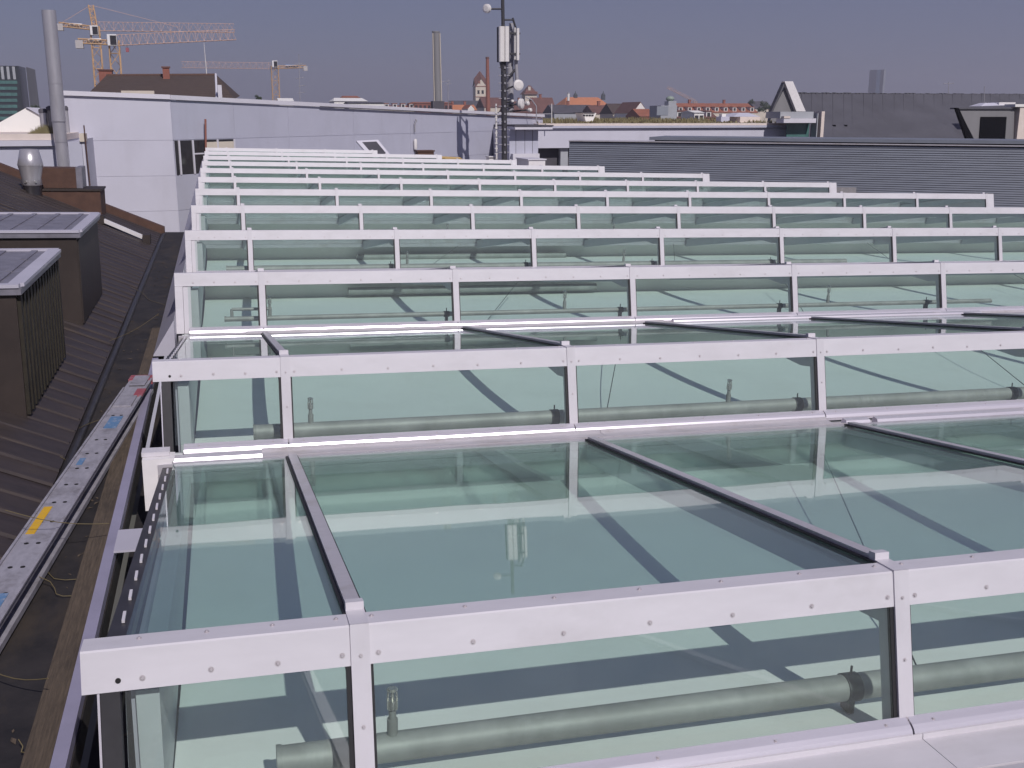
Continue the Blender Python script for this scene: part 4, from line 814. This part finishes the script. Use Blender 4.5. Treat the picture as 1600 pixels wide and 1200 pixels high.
for px in (746, 752.5): bx(ctq(px, 146.5), ctq(px+3.2, 141), -.1, .05).build('window', 'window_dark', ct)
for px, py in ((748.8, 128.5),): bx(ctq(px-1.6, py+1.6), ctq(px+1.6, py-1.6), -.2, .05).build('clock_window', 'brick', ct)
for py in (134.5, 151): bx(ctq(741.5, py+.7), ctq(760.5, py), -.25, .0).build('cornice', 'brick', ct)
# squat tower
st2 = thing('squat_tower', 'squat cream tower with pyramid red roof right of the mast', 'tower', Vector((U(830, 157, 600).x, 600, GZ))); s2 = Vector((U(830, 157, 600).x, 600, GZ)); s2q = lambda px, py: U(px, py, 600)-s2
l, r, ze, za = s2q(821, 0).x, s2q(839.5, 0).x, s2q(0, 143).z, s2q(0, 127).z
box((l, 0, 0), (r, r-l, ze)).build('shaft', 'plaster_cream', st2)
MB().add([(l-1, -1, ze), (r+.8, -1, ze), (r+.8, r-l+1, ze), (l-1, r-l+1, ze), ((l+r)/2-.6, (r-l)/2, za), ((l+r)/2+.6, (r-l)/2, za)], [(0, 1, 5, 4), (1, 2, 5), (2, 3, 4, 5), (3, 0, 4), (3, 2, 1, 0)]).build('roof', 'tile_maroon', st2)
bx(s2q(826, 141), s2q(830, 135.5), 1.0, 3).build('dormer', 'plaster_cream', st2); bx(s2q(820.5, 144.5), s2q(840, 143.2), -.3, 0).build('cornice', 'brick', st2)
# stacks
bs = thing('brick_stack', 'slender brick chimney stack beside the church tower', 'chimney', Vector((U(763.5, 165, 350).x, 350, GZ))); b0 = Vector((U(763.5, 165, 350).x, 350, GZ)); h = U(761.5, 89, 350)-b0
MB().tube((0, 0, 0), tuple(h), 1.15, .5, n=16).build('shaft', 'brick', bs); MB().tube(tuple(h*.985), tuple(h), .62, .6, n=16).build('crown', 'tile_maroon', bs)
gs = thing('grey_stack', 'tall grey industrial chimney stack in the middle of the skyline', 'chimney', Vector((U(685, 165, 240).x, 240, GZ))); g0 = Vector((U(685, 165, 240).x, 240, GZ)); h = U(681, 49, 240)-g0
MB().tube((0, 0, 0), tuple(h), .95, .82, n=22).build('shaft', 'chimney_grey', gs); MB().tube(tuple(h*.992), tuple(h*1.0), .88, .88, n=22).build('crown', 'chimney_grey', gs)
for a in (-.9, .9): MB().tube((a, -.55, 0), (h.x+a*.88, -.5, h.z*.99), .10, n=6).build('flue_pipe', 'plaster_cream', gs)
q = h*((U(685, 158, 240).z-GZ)/h.z); MB().box((q.x-1.3, -1.2, 0), (q.x+1.3, 1.2, q.z)).build('base', 'slate', gs)
# far skyscraper
ss = thing('skyscraper', 'lone blue grey skyscraper far away over the zinc roof', 'tower', Vector((U(1376, 180, 1900).x, 1900, GZ))); s0 = Vector((U(1376, 180, 1900).x, 1900, GZ)); sq3 = lambda px, py: U(px, py, 1900)-s0
bx(sq3(1364, 190), sq3(1376.5, 109), 0, 25).build('dark_slab', 'glass_blue', ss); bx(sq3(1376.7, 190), sq3(1386.5, 108.5), 4, 22).build('light_slab', 'glass_grey', ss)

# =================================================================== TREES
def tree(label, px, py_top, py_base, Y, wpx, seed):
    r = random.Random(seed); o = U(px, py_base, Y); o = Vector((o.x, Y, GZ)); zt = U(px, py_top, Y).z-GZ; w_ = wpx/FPX*Y; t = thing('tree', label, 'tree', o, 'trees of the town')
    mb = MB().tube((0, 0, 0), (.2, 0, zt*.6), w_*.06, w_*.03, n=8)
    for i in range(6): a = i*1.05; mb.tube((.1, 0, zt*(.45+.05*i)), (math.cos(a)*w_*.32, math.sin(a)*w_*.32, zt*(.6+.05*i)), w_*.02, w_*.008, n=5)
    mb.build('trunk', 'bark', t); lf = MB(); hgt = min(zt*.6, w_*1.1)
    cl = [(r.uniform(-.4, .4)*w_, r.uniform(-.4, .4)*w_, zt-hgt*r.uniform(.18, .85), r.uniform(.12, .24)*w_) for _ in range(16)]
    for cx, cy, cz, cr in cl:
        for i in range(110):
            d = Vector((r.gauss(0, 1), r.gauss(0, 1), r.gauss(0, .8))).normalized()*cr*r.uniform(.5, 1.05); p = Vector((cx, cy, cz))+d
            a = Vector((r.uniform(-1, 1), r.uniform(-1, 1), r.uniform(-1, 1))).normalized(); b = a.orthogonal().normalized(); s_ = w_*.035
            lf.add([p-a*s_, p+b*s_*.7, p+a*s_, p-b*s_*.7], [(0, 1, 2, 3)])
    lf.build('crown', 'leaf', t)
tree('dark green tree left of the grey gable', 1192, 156, 190, 300, 20, 1); tree('lighter small tree crown behind the red roof end', 1172, 153, 190, 430, 11, 2)
tree('green tree at the foot of the grey gable', 1203, 161, 190, 250, 14, 3); tree('small dark tree top beside the third crane foot', 405, 146, 175, 180, 10, 4)
tree('low dark tree left of the steel chimney', 52, 164, 186, 200, 26, 5)

# =================================================================== HAZE
hm = bpy.data.materials.new('haze_air'); hm.use_nodes = True; hn = hm.node_tree.nodes
for x in list(hn):
    if x.type != 'OUTPUT_MATERIAL': hn.remove(x)
pv = hn.new('ShaderNodeVolumePrincipled'); pv.inputs['Color'].default_value = (.86, .84, .95, 1); pv.inputs['Density'].default_value = .00042; pv.inputs['Anisotropy'].default_value = .2
hm.node_tree.links.new(pv.outputs[0], [x for x in hn if x.type == 'OUTPUT_MATERIAL'][0].inputs['Volume']); M['haze_air'] = hm
hz = box((-2510, -810, GZ-1.5), (3510, 3210, 125)).build('haze', 'haze_air'); stuff(hz); tag(hz, 'thin pale haze over the town', 'haze')
